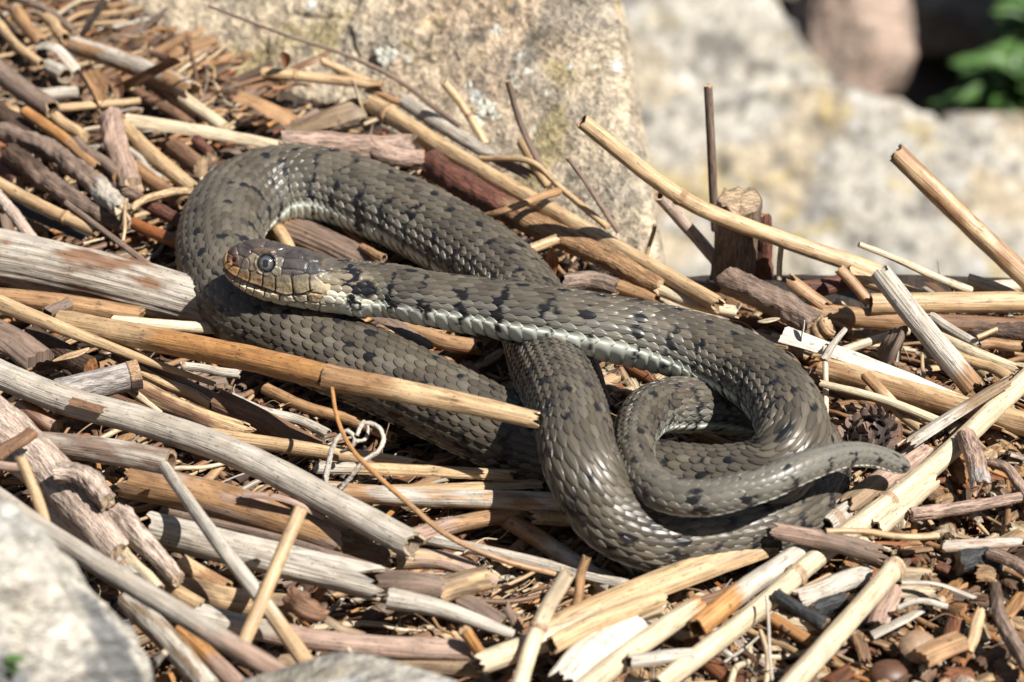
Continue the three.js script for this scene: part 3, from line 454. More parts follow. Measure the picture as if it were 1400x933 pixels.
{
  let c = Q(880, 130, 3.02); boulder('boulder', 'big pale grey out of focus boulder right of the warm boulder, topmost in the middle', c, [[.735, .577, -.36, .152], [-.5, .5, .7, .155], [.1, .6, .79, .11], [.55, .4, .7, .14], [-1, .1, 0, .25], [.97, .2, 0, .21], [0, .8, -.5, .25], [0, -1, 0, .3], [0, 0, -1, .3]], { size: .17, rough: .17, seed: 2, detail: 44, color: paleRock(.5, .5), freq: .7 });
  c = Q(1130, 330, 2.79); boulder('boulder', 'long pale out of focus boulder with yellow lichen behind the upright sticks on the right', c, [[.45, .755, -.47, .142], [.69, .61, -.38, .152], [-.1, .848, -.53, .142], [0, .7, .7, .115], [.5, .5, .7, .24], [1, .3, .2, .38], [-1, .2, .2, .34], [0, -1, 0, .3], [0, .2, -1, .25]], { size: .20, rough: .17, seed: 3, detail: 50, color: paleRock(.7, .9), freq: .7 });
  c = Q(1168, 62, 3.49); boulder('boulder', 'pinkish brown rounded stone in the back between the pale boulders', c, [[.5, .7, .5, .072], [-.6, .6, .5, .066], [0, .2, 1, .072], [.7, -.5, .5, .07], [-.7, -.5, .5, .075], [.8, .5, .1, .07], [-.85, .4, 0, .068], ...box(.074, .088, .09)], { size: .09, rough: .16, seed: 4, detail: 30, color: (x, y, z) => mix3([.46, .34, .27], [.30, .235, .19], sst(-.2, .3, fbm(x * 20, y * 20, z * 20, 3))) });
  c = Q(1348, 245, 3.02); boulder('boulder', 'small rounded warm stone at the right edge below the green plant', c, [[.5, .7, .4, .038], [-.6, .7, .4, .040], ...box(.045, .05, .055)], { size: .045, rough: .10, seed: 5, detail: 30, color: paleRock(1, .3) });
  c = Q(1310, 22, 3.88); boulder('boulder', 'grey brown stone above the green plant in the upper right corner', c, [[.4, .8, .4, .036], ...box(.058, .034, .05)], { size: .05, rough: .12, seed: 6, detail: 28, color: (x, y, z) => mix3([.34, .29, .23], [.22, .19, .16], sst(-.2, .3, fbm(x * 20, y * 20, z * 20, 3))) });
  c = Q(1065, -10, 3.64); boulder('boulder', 'shaded brown stone at the top edge behind the pale boulder', c, [[.4, .8, .4, .036], ...box(.06, .036, .05)], { size: .05, rough: .12, seed: 7, detail: 28, color: (x, y, z) => mix3([.30, .26, .20], [.20, .17, .14], sst(-.2, .3, fbm(x * 20, y * 20, z * 20, 3))) });
  c = Q(1250, -110, 4.03); boulder('boulder', 'dark grey stone at the top edge above the pinkish stone', c, [[.4, .8, .4, 0.116], ...box(0.186, 0.109, 0.124)], { size: 0.139, rough: .12, seed: 8, detail: 28, color: (x, y, z) => mix3([.26, .23, .19], [.16, .14, .12], sst(-.2, .3, fbm(x * 20, y * 20, z * 20, 3))) });
  c = Q(1570, -20, 3.65); boulder('boulder', 'grey boulder added unseen beyond the right edge to shade the hollow beside the green plant', c, [[-.9, .3, .2, .125], [.2, .9, .3, .34], [0, .3, .9, .2], ...box(.13, .36, .24)], { size: .2, rough: .1, seed: 14, detail: 30, color: paleRock(.3, .3) });  // added out of frame, sized to throw its shadow into the hollow
  c = Q(-10, 985, .84); boulder('boulder', 'pale grey blurred stone filling the lower left corner', c, [[.78, .534, -.33, .043], [0, .848, -.53, .062], [.4, .5, .75, .045], [.2, .4, .9, .06], [1, 0, -.2, .048], [-1, .2, 0, .09], [0, -1, 0, .13], [0, .1, -1, .05]], { size: .06, rough: .28, seed: 9, detail: 44, color: (x, y, z, d, q) => { let k = paleRock(.25, .15)(x, y, z, d, q).map(v => v * 1.05); return mix3(mix3(k, [.13, .135, .14], sst(-.02, .12, fbm(x * 34 + 5, y * 16, z * 34, 4)) * .85), [.40, .33, .22], sst(.1, .3, fbm(x * 22 + 15, y * 22, z * 22, 3)) * .5); } });
  c = Q(470, 1022, .86); boulder('boulder', 'grey blurred stone cut off by the bottom edge left of the middle', c, [[.3, .85, -.3, .022], [-.3, .85, -.3, .022], ...box(.034, .024, .03)], { size: .03, rough: .12, seed: 10, detail: 30, color: paleRock(.2, .25) });
}
// ---------------------------------------------------------------- green plants, out of focus
function leafGeo(len, wid, seed) { return bladeGeoGreen(len, wid, seed); }
function bladeGeoGreen(len, wid, seed) {
  const g = new GB(), n = 14, m = 6; for (const sd of [1, -1]) g.grid(n, m, (i, j) => { const u = i / n, v = (j / m * 2 - 1) * sd, w = wid * Math.pow(Math.sin(Math.PI * Math.min(1, u * .96 + .03)), .75), c = mix3([.04, .105, .016], [.075, .165, .028], clamp(.5 + noise(u * 5 + seed, v * 2, 1) + (Math.abs(v) < .18 ? .3 : 0), 0, 1)); return [v * w, .35 * len * u - .55 * len * u * u + Math.abs(v) * w * .35 + sd * .0004, u * len, ...c, v, u]; });
  return g.build();
}
const M_green = new THREE.MeshPhysicalMaterial({ vertexColors: true, roughness: .5, transmission: .3, thickness: 0, side: THREE.DoubleSide });
function greenPlant(name, label, at, count, len, seed, spread) {
  setSeed(seed); const o = group(name, at); tag(o, label, 'plant'); const variants = [0, 1, 2].map(k => leafGeo(len * (.8 + .2 * k), len * .19, k * 7 + seed));
  const st = new GB(); st.grid(10, 8, (i, j) => { const u = i / 10, a = j / 8 * 6.2832, r = len * .03 * (1 - .5 * u); return [Math.cos(a) * r + .1 * len * u * u, u * len * 1.1, Math.sin(a) * r, .06, .11, .025, 0, 0]; }); mesh('stem', st.build(), M_green, o);
  for (let i = 0; i < count; i++) { const m = mesh('leaf', variants[i % 3], M_green, o); m.position.set(.1 * len * (i / count) ** 2, len * (.1 + .95 * i / count), 0); m.rotation.set(rr(-.75, .15), i * 2.4 + rr(-.3, .3), rr(-.3, .3), 'YXZ'); m.scale.setScalar(rr(.7, 1.1) * spread); }
}
greenPlant('green_plant', 'blurred green leafy plant at the upper right edge between the back stones', Q(1366, 195, 3.3), 80, .085, 5, .75);
greenPlant('green_plant', 'second blurred green leafy plant in the upper right corner, behind the first', Q(1405, 125, 3.35), 70, .085, 9, .75);
greenPlant('green_sprig', 'tiny bright green blurred sprig in the lower left corner on the pale stone', Q(6, 945, .80), 7, .010, 15, 1.0);
// ---------------------------------------------------------------- the litter the snake lies on: every stem, twig, strip and chip that can be told apart
let itemSeed = 100;
const GRP = { reed: 'dry reed stems lying in the litter', twig: 'twigs lying in the litter', strip: 'flat strips and split pieces in the litter' };
function place(name, label, cat, grp, pts, r0, r1, pal, o, kind) {
  const w = pts.map(p => P(p[0], p[1], p[2])), q = { seed: o.seed || itemSeed++, pal, ...o };
  q.r0 = pxm(r0, w[0]); q.r1 = pxm(r1, w[w.length - 1]);
  const base = w[0].clone(), L = w.map(p => p.clone().sub(base));
  const mat = M[o.mat || (kind === 'twig' ? 'bark' : kind === 'strip' ? 'leaf' : (['grey', 'silver', 'brown', 'dark', 'mauve', 'frass', 'birch', 'pink'].includes(pal) ? 'old' : 'reed'))];
  if (kind === 'strip') { const m = mesh(name, bladeGeo(L, q), mat, scene); m.position.copy(base); return tag(m, label, cat, grp); }
  const s = stemGeo(L, q);
  const rings = (o.nodes || []).filter(() => r0 >= 6);
  if (!rings.length && !o.parts) { const m = mesh(name, s.geo, mat, scene); m.position.copy(base); return tag(m, label, cat, grp); }
  const g = group(name, base); tag(g, label, cat, grp); mesh(kind === 'twig' ? 'wood' : 'stem', s.geo, mat, g);
  for (const k of rings) mesh('node', collarGeo(s.sp, s.rad, k, q), M.old, g);
  if (o.parts) o.parts(g, s, q);
  return g;
}
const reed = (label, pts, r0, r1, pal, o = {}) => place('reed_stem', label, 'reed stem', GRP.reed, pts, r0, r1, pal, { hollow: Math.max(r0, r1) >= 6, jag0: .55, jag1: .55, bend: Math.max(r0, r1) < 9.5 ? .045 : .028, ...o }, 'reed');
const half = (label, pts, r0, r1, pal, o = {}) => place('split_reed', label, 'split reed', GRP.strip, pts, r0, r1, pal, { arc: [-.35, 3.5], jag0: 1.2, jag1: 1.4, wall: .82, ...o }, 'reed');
const twig = (label, pts, r0, r1, pal, o = {}) => place('twig', label, 'twig', GRP.twig, pts, r0, r1, pal, { lump: .12, jag0: .5, jag1: .5, bend: .035, ...o }, 'twig');
const strip = (label, pts, r0, r1, pal, o = {}) => place('plant_strip', label, 'dry strip', GRP.strip, pts, r0, r1, pal, { jag0: .4, jag1: .6, ...o }, 'strip');
const leaf = (label, pts, r0, r1, pal, o = {}) => place('dead_leaf', label, 'dead leaf', 'dead leaves in the litter', pts, r0, r1, pal, { taper: true, curl: .45, ...o }, 'strip');
const stalk = (label, pts, r0, r1, pal, o = {}) => place('grass_stalk', label, 'stalk', 'thin dry stalks in the litter', pts, r0, r1, pal, { jag0: .3, jag1: .3, ...o }, 'reed');

// -- upper left corner
reed('thick dark reddish brown hollow stem with broken end at the upper left edge', [[-30, 76, 16], [75, 152, 15]], 15, 14, 'mauve', { hollow: true, jag1: .9, stain: .6 });
reed('tan stem running from the upper left edge above the dark hollow stem', [[-12, 22, 20], [57, 88, 18]], 8, 7, 'straw', { jag1: .2 });
reed('dull brown stem leaning steeply, second from the left edge near the top', [[22, 14, 14], [58, 60, 13]], 9, 9, 'tan');
reed('short pale stem stub high in the upper left, above the long cracked log', [[63, 22, 14], [91, 53, 13]], 9, 8, 'straw', { nodes: [.85] });
twig('thin grey branch crossing the top left corner', [[12, -6, 17], [60, 12, 17], [102, 42, 12]], 6, 6, 'mauve', { lump: .05 });
twig('thin dark branch under the grey one in the top left corner', [[-5, 6, 12], [58, 30, 11]], 5, 4, 'brown', { lump: .05 });
stalk('pale thin stalk leaning against the warm boulder at the top left', [[146, -4, 34], [112, 48, 10]], 5, 4.5, 'grey');
half('long brownish cracked reed log below the boulder in the upper left', [[98, 60, 13], [190, 92, 13], [268, 128, 14]], 14, 16, 'grey', { arc: [-.9, 4.0], pal2: 'tan', patchy: true, jag1: .6, wall: .8 });
strip('flat dark brown blade standing up across the cracked log', [[160, 122, 10], [243, 80, 30]], 9, 8, 'brown', { roll: 1.1, curl: .2, jag1: .1 });
strip('curled greyish sheath piece beside the steep brown stem at the upper left', [[56, 58, 17], [82, 62, 20], [112, 94, 10]], 11, 10, 'grey', { curl: .9, roll: .4 });
leaf('brown curled leaf cup lying open at the upper left', [[110, 104, 13], [128, 128, 12], [136, 145, 10]], 20, 16, 'tan', { curl: -1.3, roll: .3, stain: 1 });
leaf('smaller brown curled leaf cup right of the larger open one', [[152, 112, 11], [160, 124, 11], [163, 138, 8]], 11, 9, 'brown', { curl: -1.2 });
reed('pale straight straw passing behind the broken end of the dark hollow stem', [[-14, 152, 8], [90, 147, 9], [193, 138, 10]], 7, 5, 'straw', { jag1: .5 });
reed('whitish short tube with an open end above the pale straight straw', [[52, 130, 10], [112, 126, 11]], 9, 9, 'grey');
reed('grey round stub below the curled sheath at the upper left', [[64, 88, 12], [90, 104, 12]], 10, 12, 'grey', { jag1: .1 });
half('wide pale yellow split reed lying just above the top loop of the snake', [[172, 168, 9], [280, 184, 8], [384, 203, 7]], 14, 11, 'pale', { arc: [.1, 3.0], jag0: .3, jag1: .3, stain: .3 });
strip('thin brown strip along the upper edge of the wide pale split reed', [[180, 159, 11], [262, 170, 11]], 5, 4, 'mauve', { curl: .1 });
reed('pale cut stem end poking out below the broken end of the cracked log', [[250, 134, 10], [308, 176, 8]], 10, 9, 'pale', { hollow: false, jag1: .1 });
reed('brown stem in the shade under the cracked log', [[200, 112, 5], [272, 162, 5]], 9, 8, 'tan');
reed('second brown stem in the shade under the cracked log, lower', [[186, 124, 4], [262, 172, 4]], 8, 8, 'brown');
reed('yellowish straw stem slanting down to the left loop of the snake', [[166, 172, 13], [215, 218, 11], [268, 262, 9]], 12, 11, 'straw', { jag0: .6, stain: .7 });
twig('short gnarled pinkish grey twig hanging between the yellowish stem and the grey twig', [[152, 158, 19], [160, 200, 16], [172, 232, 13], [180, 258, 12]], 17, 15, 'pink', { lump: .22, ridge: .06, mat: 'old' });
twig('long gnarled grey brown twig with a pale broken end at the left', [[2, 178, 15], [62, 202, 16], [110, 236, 16], [172, 292, 16]], 13, 16, 'mauve', { lump: .24, ridge: .10, jag1: .8, pal2: 'grey', at2: .75, stain: .8, mat: 'old' });
twig('dark rough twig with flaking bark below the long gnarled grey twig', [[12, 208, 15], [70, 252, 12], [120, 284, 10], [176, 312, 8]], 17, 12, 'dark', { lump: .25, ridge: .16, pal2: 'mauve', at2: .3 });
reed('smooth light tan stem below the dark rough twig at the left edge', [[-12, 246, 14], [60, 284, 13], [134, 318, 12]], 10, 9, 'straw', { nodes: [.72], stain: .4, jag1: .6 });
strip('flat bluish black strip under the smooth tan stem at the left', [[-10, 262, 8], [120, 326, 6]], 13, 9, 'black', { curl: .15, stain: 0 });
twig('pale peeled branch coming in from the left edge above the big striped log', [[-16, 254, 14], [20, 294, 14], [50, 336, 10]], 9, 8, 'slab', { lump: .14, stain: .7, mat: 'old' });
stalk('thin purplish stalk slanting across to the left loop of the snake', [[90, 277, 17], [150, 322, 15], [210, 367, 12]], 4, 4.5, 'mauve');
twig('pale forked twig with one arm reaching the left loop of the snake', [[175, 290, 15], [196, 274, 15], [236, 263, 14], [264, 261, 11]], 5, 6, 'straw', { lump: .1 });
stalk('short pale splinter standing at the fork of the pale twig', [[173, 272, 20], [168, 330, 9]], 3, 2.5, 'straw');
reed('brown rounded stub with dark stains under the wide pale split reed', [[236, 200, 9], [276, 230, 9]], 15, 15, 'brown', { hollow: false, jag0: .3, jag1: .3 });
twig('small purplish stub right of the brown rounded stub', [[268, 190, 9], [290, 214, 8]], 8, 8, 'red', { lump: .04 });
twig('smooth reddish brown twig running under the forked pale twig to the snake', [[140, 244, 8], [200, 278, 9], [256, 308, 8]], 9, 10, 'mauve', { lump: .07, pal2: 'red', at2: .5 });
reed('brown stem behind the gnarled pinkish twig', [[180, 228, 8], [256, 280, 7]], 13, 12, 'tan', { pal2: 'brown', at2: .6 });
reed('orange brown stem in the shade under the reddish twig beside the snake', [[170, 300, 6], [252, 336, 6]], 9, 10, 'rust', { jag0: .8 });
reed('short orange tan stem left of the gnarled pinkish twig, upper one', [[74, 158, 14], [117, 189, 12]], 8, 8, 'straw', { hollow: false });
reed('orange brown thin stem with a frayed end beside the gnarled grey twig', [[34, 152, 15], [90, 192, 14], [136, 234, 12]], 8, 9, 'orange', { pal2: 'tan', at2: .6, jag1: 1.4 });
reed('grey brown stub with a cut tan end left of the gnarled pinkish twig', [[102, 192, 14], [162, 241, 13]], 8, 9, 'mauve', { hollow: false, cut: PAL.orange[0], jag1: .05 });
reed('small grey stub right of the gnarled pinkish twig', [[174, 205, 10], [222, 246, 9]], 6, 6, 'grey', { hollow: false });
twig('dark brown knobby branch in the shade under the pale straight straw', [[-10, 150, 6], [70, 200, 6]], 15, 13, 'dark', { lump: .12 });
twig('dark reddish branch cut by the left edge above the smooth tan stem', [[-20, 200, 7], [30, 252, 6]], 16, 14, 'red', { lump: .1 });
// -- foot of the boulder
stalk('long thin grey stalk lying along the foot of the warm boulder', [[285, 8, 66], [380, 44, 46], [480, 78, 34], [545, 110, 20], [590, 144, 15], [630, 174, 12]], 2, 4, 'mauve', { stain: .4, m: 8 });
reed('straight tan stem with a dark joint above the brown fan shaped leaf', [[357, 99, 16], [440, 107, 15], [524, 118, 14]], 8, 6.5, 'straw', { nodes: [.28], pal2: 'tan', at2: .9 });
reed('tan stem sloping down from the boulder, crossing behind the straight tan stem', [[438, 82, 22], [514, 115, 13]], 6, 5, 'straw');
reed('dark tan stem in the shade right of the wide bent straw flap', [[500, 122, 12], [556, 142, 10]], 5, 5, 'tan');
leaf('brown leaf scrap at the boulder foot left of the fan shaped leaf', [[322, 128, 15], [360, 142, 14], [402, 166, 10]], 14, 17, 'tan', { curl: .2, taper: false, jag0: .4, jag1: .3 });
leaf('pinkish upright leaf scrap at the foot of the boulder', [[384, 72, 30], [390, 94, 14]], 9, 10, 'rust', { roll: 1.2 });
leaf('dark brown leaf bundle against the boulder above the straight tan stem', [[396, 92, 18], [430, 78, 22], [455, 66, 22]], 10, 8, 'brown', { curl: .6 });
leaf('large brown fan shaped leaf above the top loop of the snake', [[398, 176, 8], [440, 158, 14], [482, 142, 18], [506, 138, 16]], 14, 24, 'frass', { taper: false, curl: .5, roll: -.3, jag1: .6, rib: true });
strip('pale bent straw flap standing at the upper end of the long thick tan reed', [[486, 114, 26], [494, 142, 16]], 17, 16, 'pale', { curl: .15, roll: .2, jag0: .1, jag1: .2, stain: .2 });
twig('pinkish brown driftwood piece with a forked broken end above the snake', [[384, 192, 18], [450, 198, 17], [520, 204, 16], [572, 204, 15]], 15, 21, 'pink', { lump: .10, jag1: 1.0, stain: .8, parts(g, s, q) { const m = mesh('prong', stemGeo([V3(.038, -.001, .004), V3(.048, -.002, .010), V3(.0615, -.003, .0105)], { ...q, r0: .0055, r1: .0036, lump: .12, jag1: .3, seed: q.seed + 40 }).geo, M.bark, g); return m; } });
reed('long thick tan reed running from the bent flap down behind the snake', [[508, 142, 17], [640, 224, 17], [820, 326, 17], [988, 420, 16]], 14, 12, 'straw', { jag0: .3, jag1: 1.0, stain: .35, bend: .006, nodes: [.06] });
half('grey brown split reed lying above the long thick tan reed', [[553, 140, 14], [640, 196, 14], [733, 246, 12]], 13, 9, 'grey', { arc: [-.2, 3.3], pal2: 'mauve', at2: .75, jag0: .4 });
reed('short straw stem leaning on the boulder above the grey split reed', [[606, 112, 36], [664, 198, 12]], 5.5, 6, 'straw', { nodes: [.55] });
twig('thick dark red knobby stick with its lower half worn to tan wood', [[588, 222, 12], [660, 268, 13], [740, 312, 14], [836, 356, 14], [908, 396, 13]], 20, 14, 'red', { lump: .13, pal2: 'tan', at2: .42, jag1: .8, stain: .7, bend: .01 });
stalk('thin purplish stalk standing up against the boulder, tallest there', [[694, 110, 56], [712, 170, 36], [746, 240, 16]], 4, 5, 'mauve');
stalk('pale bent stalk with a kink above the long thick tan reed', [[656, 217, 16], [724, 221, 22], [770, 260, 20], [832, 312, 16]], 4.5, 5, 'straw');
reed('short tan stub with a dark tip behind the kink of the pale bent stalk', [[712, 190, 24], [752, 258, 12]], 10, 8, 'straw', { hollow: false });
stalk('thin grey stalk leaning on the boulder right of the bent stalk', [[776, 216, 40], [846, 318, 14]], 3, 4, 'mauve');
stalk('thin twig looped over the long thick tan reed', [[644, 300, 17], [690, 288, 27], [742, 268, 28], [764, 262, 25]], 4, 6, 'tan');
reed('pale short straw stub sticking out above the crossing of the snake', [[706, 352, 16], [764, 326, 18]], 7, 7.5, 'straw', { hollow: true });
leaf('upright orange brown leaf tip above the crossing of the snake', [[753, 338, 34], [752, 368, 16], [748, 394, 8]], 8, 13, 'rust', { roll: .3, curl: .3, pal2: 'orange' });
twig('dark hollow purplish stub lying behind the neck of the snake', [[764, 388, 14], [806, 384, 14], [846, 394, 13]], 14, 13, 'mauve', { hollow: true, lump: .06 });
reed('pale brown stub after the dark hollow one behind the neck of the snake', [[840, 390, 11], [900, 412, 9]], 10, 9, 'tan');
reed('pale splintered stem end just above the right coil of the snake', [[880, 388, 12], [960, 418, 11], [1012, 428, 10]], 9, 9, 'pale', { jag1: 1.5 });
// -- right background crest
reed('long straw reed with a joint reaching up before the warm boulder right edge', [[795, 165, 78], [938, 274, 44], [1060, 324, 26], [1205, 374, 10]], 11, 12, 'straw', { nodes: [.36], jag0: .2, bend: .004, stain: .3 });
reed('pale blurred stem leaning behind the long straw reed', [[900, 266, 40], [950, 322, 14], [1010, 392, -6]], 9, 9, 'slab');
reed('upright thin brown stick standing alone before the pale boulders', [[968, 116, 72], [978, 316, 4]], 6, 6, 'mauve', { hollow: false, bend: .006 });
twig('upright broken wooden stump behind the right coil of the snake', [[1012, 268, 40], [1008, 330, 16], [1004, 386, -4]], 30, 34, 'mauve', { lump: .08, ridge: .08, jag0: .5, squash: .9 });
twig('dark bark slab beside the upright wooden stump', [[1040, 290, 30], [1042, 382, -2]], 12, 16, 'red', { lump: .15 });
reed('thick tan stick slanting in from the right edge before the blurred boulder', [[1222, 206, 62], [1310, 292, 40], [1420, 396, 18]], 14, 15, 'tan', { hollow: true, pal2: 'straw', patchy: true, stain: .8 });
stalk('thin pale stalk with a dark joint behind the upright grey reed', [[1174, 334, 34], [1328, 398, 12]], 4, 6, 'pale', { nodes: [.8] });
reed('thick grey hollow reed with a notched top leaning across the right side', [[1202, 372, 34], [1262, 448, 22], [1336, 536, 8]], 16, 17, 'silver', { notch: [[1.4, .35, .045]], jag0: .15, stain: .5, pal2: 'tan', at2: .86, wall: .7 });
reed('thick straight tan reed lying level to the right edge, open end to the left', [[1190, 416, 13], [1300, 414, 13], [1430, 412, 13]], 15, 15, 'straw', { stain: .4, jag0: .1, wall: .82, pal2: 'tan', at2: 1.2 });
reed('brown shaded reed lying level below the open tan reed', [[1102, 428, 7], [1240, 440, 6], [1440, 452, 6]], 15, 15, 'tan', { pal2: 'brown', at2: .5 });
twig('knobby pinkish brown twig with ring scars behind the right coil', [[992, 382, 11], [1030, 400, 12], [1072, 420, 11], [1118, 446, 9]], 20, 18, 'mauve', { lump: .2, ridge: .05 });
half('brown split stem standing behind the knobby ring scarred twig', [[1074, 380, 20], [1134, 424, 9]], 10, 10, 'tan');
reed('tan stem leaning up towards the top of the grey hollow reed', [[1146, 366, 22], [1190, 416, 10]], 8, 8, 'tan');
reed('second tan stem crossing behind the top of the grey hollow reed', [[1158, 372, 14], [1290, 420, 5]], 12, 10, 'straw');
twig('dark red brown twig at the crest right of the knobby twig', [[1090, 396, 8], [1180, 386, 8]], 13, 12, 'red', { lump: .12 });
reed('short pale tube lying behind the level tan reed near the right edge', [[1322, 382, 12], [1400, 410, 8]], 9, 10, 'pale', { jag0: .2 });
reed('thin tan reed at the crest behind the level tan reed, at the right edge', [[1300, 396, 6], [1420, 392, 6]], 9, 9, 'pale');
strip('long bright white flat blade beside the right coil of the snake', [[1068, 455, 15], [1130, 476, 14], [1220, 508, 12], [1318, 546, 7]], 14, 6, 'white', { curl: .12, jag0: .3, jag1: .3, stain: 0, roll: -.35 });
reed('thick tan reed under the white blade running to the right edge', [[1120, 502, 8], [1210, 528, 7], [1310, 556, 6], [1430, 588, 6]], 17, 18, 'straw', { pal2: 'tan', patchy: true, stain: .8 });
reed('white thin straw with a brown tip below the white blade', [[1120, 524, 17], [1205, 546, 16], [1292, 580, 12]], 5, 7, 'pale', { stain: .3 });
reed('tan stem crossing below the white thin straw, pointing down right', [[1182, 512, 17], [1262, 588, 8]], 8, 9, 'tan', { pal2: 'straw', at2: .3 });
reed('short tan stub beside the stem that crosses the white straw', [[1186, 530, 9], [1218, 566, 7]], 7, 6, 'straw');
strip('grey brown wood chip standing behind the white blade', [[1208, 496, 5], [1222, 470, 14], [1232, 450, 17]], 20, 17, 'mauve', { curl: .2, thick: .003, jag1: .3, roll: -.2, mat: 'old' });
strip('fibrous pale edge strip on the right of the grey wood chip', [[1228, 496, 6], [1238, 458, 16]], 6, 5, 'grey', { curl: .6 });
reed('pale thin stem pointing at the grey wood chip from the left', [[1142, 484, 9], [1200, 464, 8], [1244, 452, 9]], 7, 6, 'pale');
reed('grey split stem passing behind the middle of the grey hollow reed', [[1272, 432, 10], [1340, 474, 8]], 7, 7, 'grey', { jag1: 1 });
reed('pale long stem below the grey split stem on the right', [[1284, 462, 8], [1340, 486, 8], [1398, 508, 7]], 9, 8, 'pale', { jag1: 1.2 });
reed('pale broken stem parallel to the pale long one, lower', [[1290, 476, 6], [1384, 518, 6]], 8, 8, 'straw', { jag1: .5 });
reed('short brown stub at the right edge below the level reeds', [[1336, 470, 7], [1398, 474, 7]], 8, 8, 'tan');
twig('black brown knobby branch in the shade at the right edge under the level reeds', [[1285, 440, 4], [1340, 450, 5], [1420, 456, 5]], 13, 17, 'dark', { lump: .2 });
stalk('tiny straw crossing the black brown branch at the right edge', [[1336, 462, 12], [1364, 450, 14]], 4, 3.5, 'straw');
leaf('white splinter scrap beside the right coil, upper', [[1036, 440, 14], [1066, 436, 17]], 6, 7, 'pale', { curl: .1 });
leaf('small white splinter standing between the white blade and the pale scrap', [[1096, 468, 14], [1100, 438, 22]], 6, 7, 'white', { curl: .2, stain: .2 });
reed('pale ribbed stub standing behind the white blade near the coil', [[1108, 462, 6], [1136, 444, 13]], 12, 13, 'straw', { hollow: false, nodes: [.45, .8] });
stalk('frayed grey fibre stalk leaning over the white blade', [[1126, 494, 18], [1140, 470, 22], [1156, 450, 24]], 6, 3.5, 'grey', { lump: .1 });
stalk('thin upright straw touching the outer side of the right coil', [[1128, 474, 20], [1129, 540, 12], [1129, 612, 2]], 4, 4, 'pale');
stalk('short white upright straw before the blurred boulder', [[1068, 338, 18], [1065, 382, 4]], 4, 4, 'pale');
stalk('short thin straw standing at the crest left of the upright stick', [[896, 306, 18], [884, 350, 4]], 3, 3, 'straw');
// -- right of the tail
{ // dark scaly cone
  const o = group('pine_cone', P(1186, 600, 9)); tag(o, 'small dark brown scaly cone lying behind the tail of the snake', 'pine cone'); setSeed(77);
  const g = new GB(); g.grid(14, 18, (i, j) => { const a = i / 14 * Math.PI, b = j / 18 * Math.PI * 2; return [Math.cos(a) * .0098, Math.sin(a) * Math.cos(b) * .0078, Math.sin(a) * Math.sin(b) * .0078, .045, .027, .02, 0, 0]; }); mesh('core', g.build(), M.bark, o);
  const sg = new GB(); sg.grid(5, 4, (i, j) => { const u = i / 5, v = j / 2 - 1, w = .0016 * Math.pow(Math.sin(Math.PI * Math.min(1, u * .85 + .12)), .6); return [u * .0045, .0004 + .0012 * u * u - v * v * .0004, v * w, .20 + .10 * u, .13 + .07 * u, .10 + .055 * u, u, v]; }); const gg = sg.build();
  for (let k = 0; k < 90; k++) { const a = Math.acos(1 - 2 * (k + .5) / 90), b = k * 2.39996; const m = mesh('scale', gg, M.leaf, o); m.position.set(Math.cos(a) * .0094, Math.sin(a) * Math.cos(b) * .0074, Math.sin(a) * Math.sin(b) * .0074); m.lookAt(o.position.x + m.position.x * 2, o.position.y + m.position.y * 2, o.position.z + m.position.z * 2); m.rotateY(-Math.PI / 2 + rr(-.3, .3)); m.rotateX(rr(-.3, .3)); m.rotateZ(.5 + rr(-.2, .35)); m.scale.setScalar(rr(.8, 1.25)); }
  o.rotation.set(.2, .9, .35);
}
reed('pale yellow long reed running from the bottom edge under the tail tip', [[898, 940, 13], [1016, 850, 12], [1130, 752, 11], [1262, 650, 11], [1384, 536, 12], [1440, 484, 12]], 15, 15, 'pale', { nodes: [.31, .53], stain: .12, bend: 0, jag0: .1 });
half('brown fibrous strip lying along the pale yellow long reed near the right edge', [[1236, 618, 16], [1300, 576, 17], [1384, 524, 17]], 15, 13, 'grey', { arc: [.6, 2.9], pal2: 'frass', at2: .5, stain: 1.3 });
reed('grey speckled reed beside the pale yellow one, with a wet amber lower end', [[950, 862, 12], [1016, 808, 12], [1112, 744, 11]], 16, 14, 'orange', { pal2: 'silver', at2: .36, stain: .6, jag0: .4 });
reed('grey speckled reed continuing from beneath the split twig up to the tail', [[1128, 722, 8], [1200, 670, 8], [1250, 634, 7]], 15, 15, 'silver', { nodes: [.1], stain: .5 });
reed('pale reed with black specks on the right of the pale yellow long reed', [[1192, 726, 9], [1236, 690, 9], [1276, 656, 9]], 16, 12, 'pale', { hollow: true, stain: .8, jag1: 1.2 });
half('brown fibrous reed lying under the tail tip', [[1150, 700, 10], [1210, 655, 10], [1268, 612, 9]], 17, 16, 'frass', { arc: [-.2, 3.3], pal2: 'pink', at2: .35 });
reed('thick pale straw stem at the bottom right ending beside the split twig', [[1070, 950, 17], [1140, 872, 18], [1226, 774, 16]], 17, 15, 'pale', { nodes: [.965], stain: .18, hollow: false, jag1: .05, bend: 0 });
half('grey and brown split twig crossing the reeds right of the lower coil', [[1054, 726, 18], [1130, 740, 18], [1218, 764, 15]], 12, 16, 'pink', { arc: [-.6, 3.7], pal2: 'mauve', at2: .4, jag1: 2.0, stain: 1 });
reed('thin straight straw lying on the split twig', [[1128, 727, 22], [1284, 733, 19]], 4.5, 5, 'straw', { hollow: false });
leaf('orange brown leaf sliver under the thin straight straw', [[1196, 742, 14], [1262, 745, 12]], 5, 4, 'rust', { curl: .1 });
reed('grey speckled stem stub under the end of the thick pale straw stem', [[1084, 824, 7], [1190, 784, 8]], 16, 14, 'silver', { stain: 1 });
twig('black twig with a hollow end lying across the grey speckled stub', [[1058, 812, 16], [1090, 832, 15], [1132, 856, 13]], 9, 11, 'black', { lump: .18 });
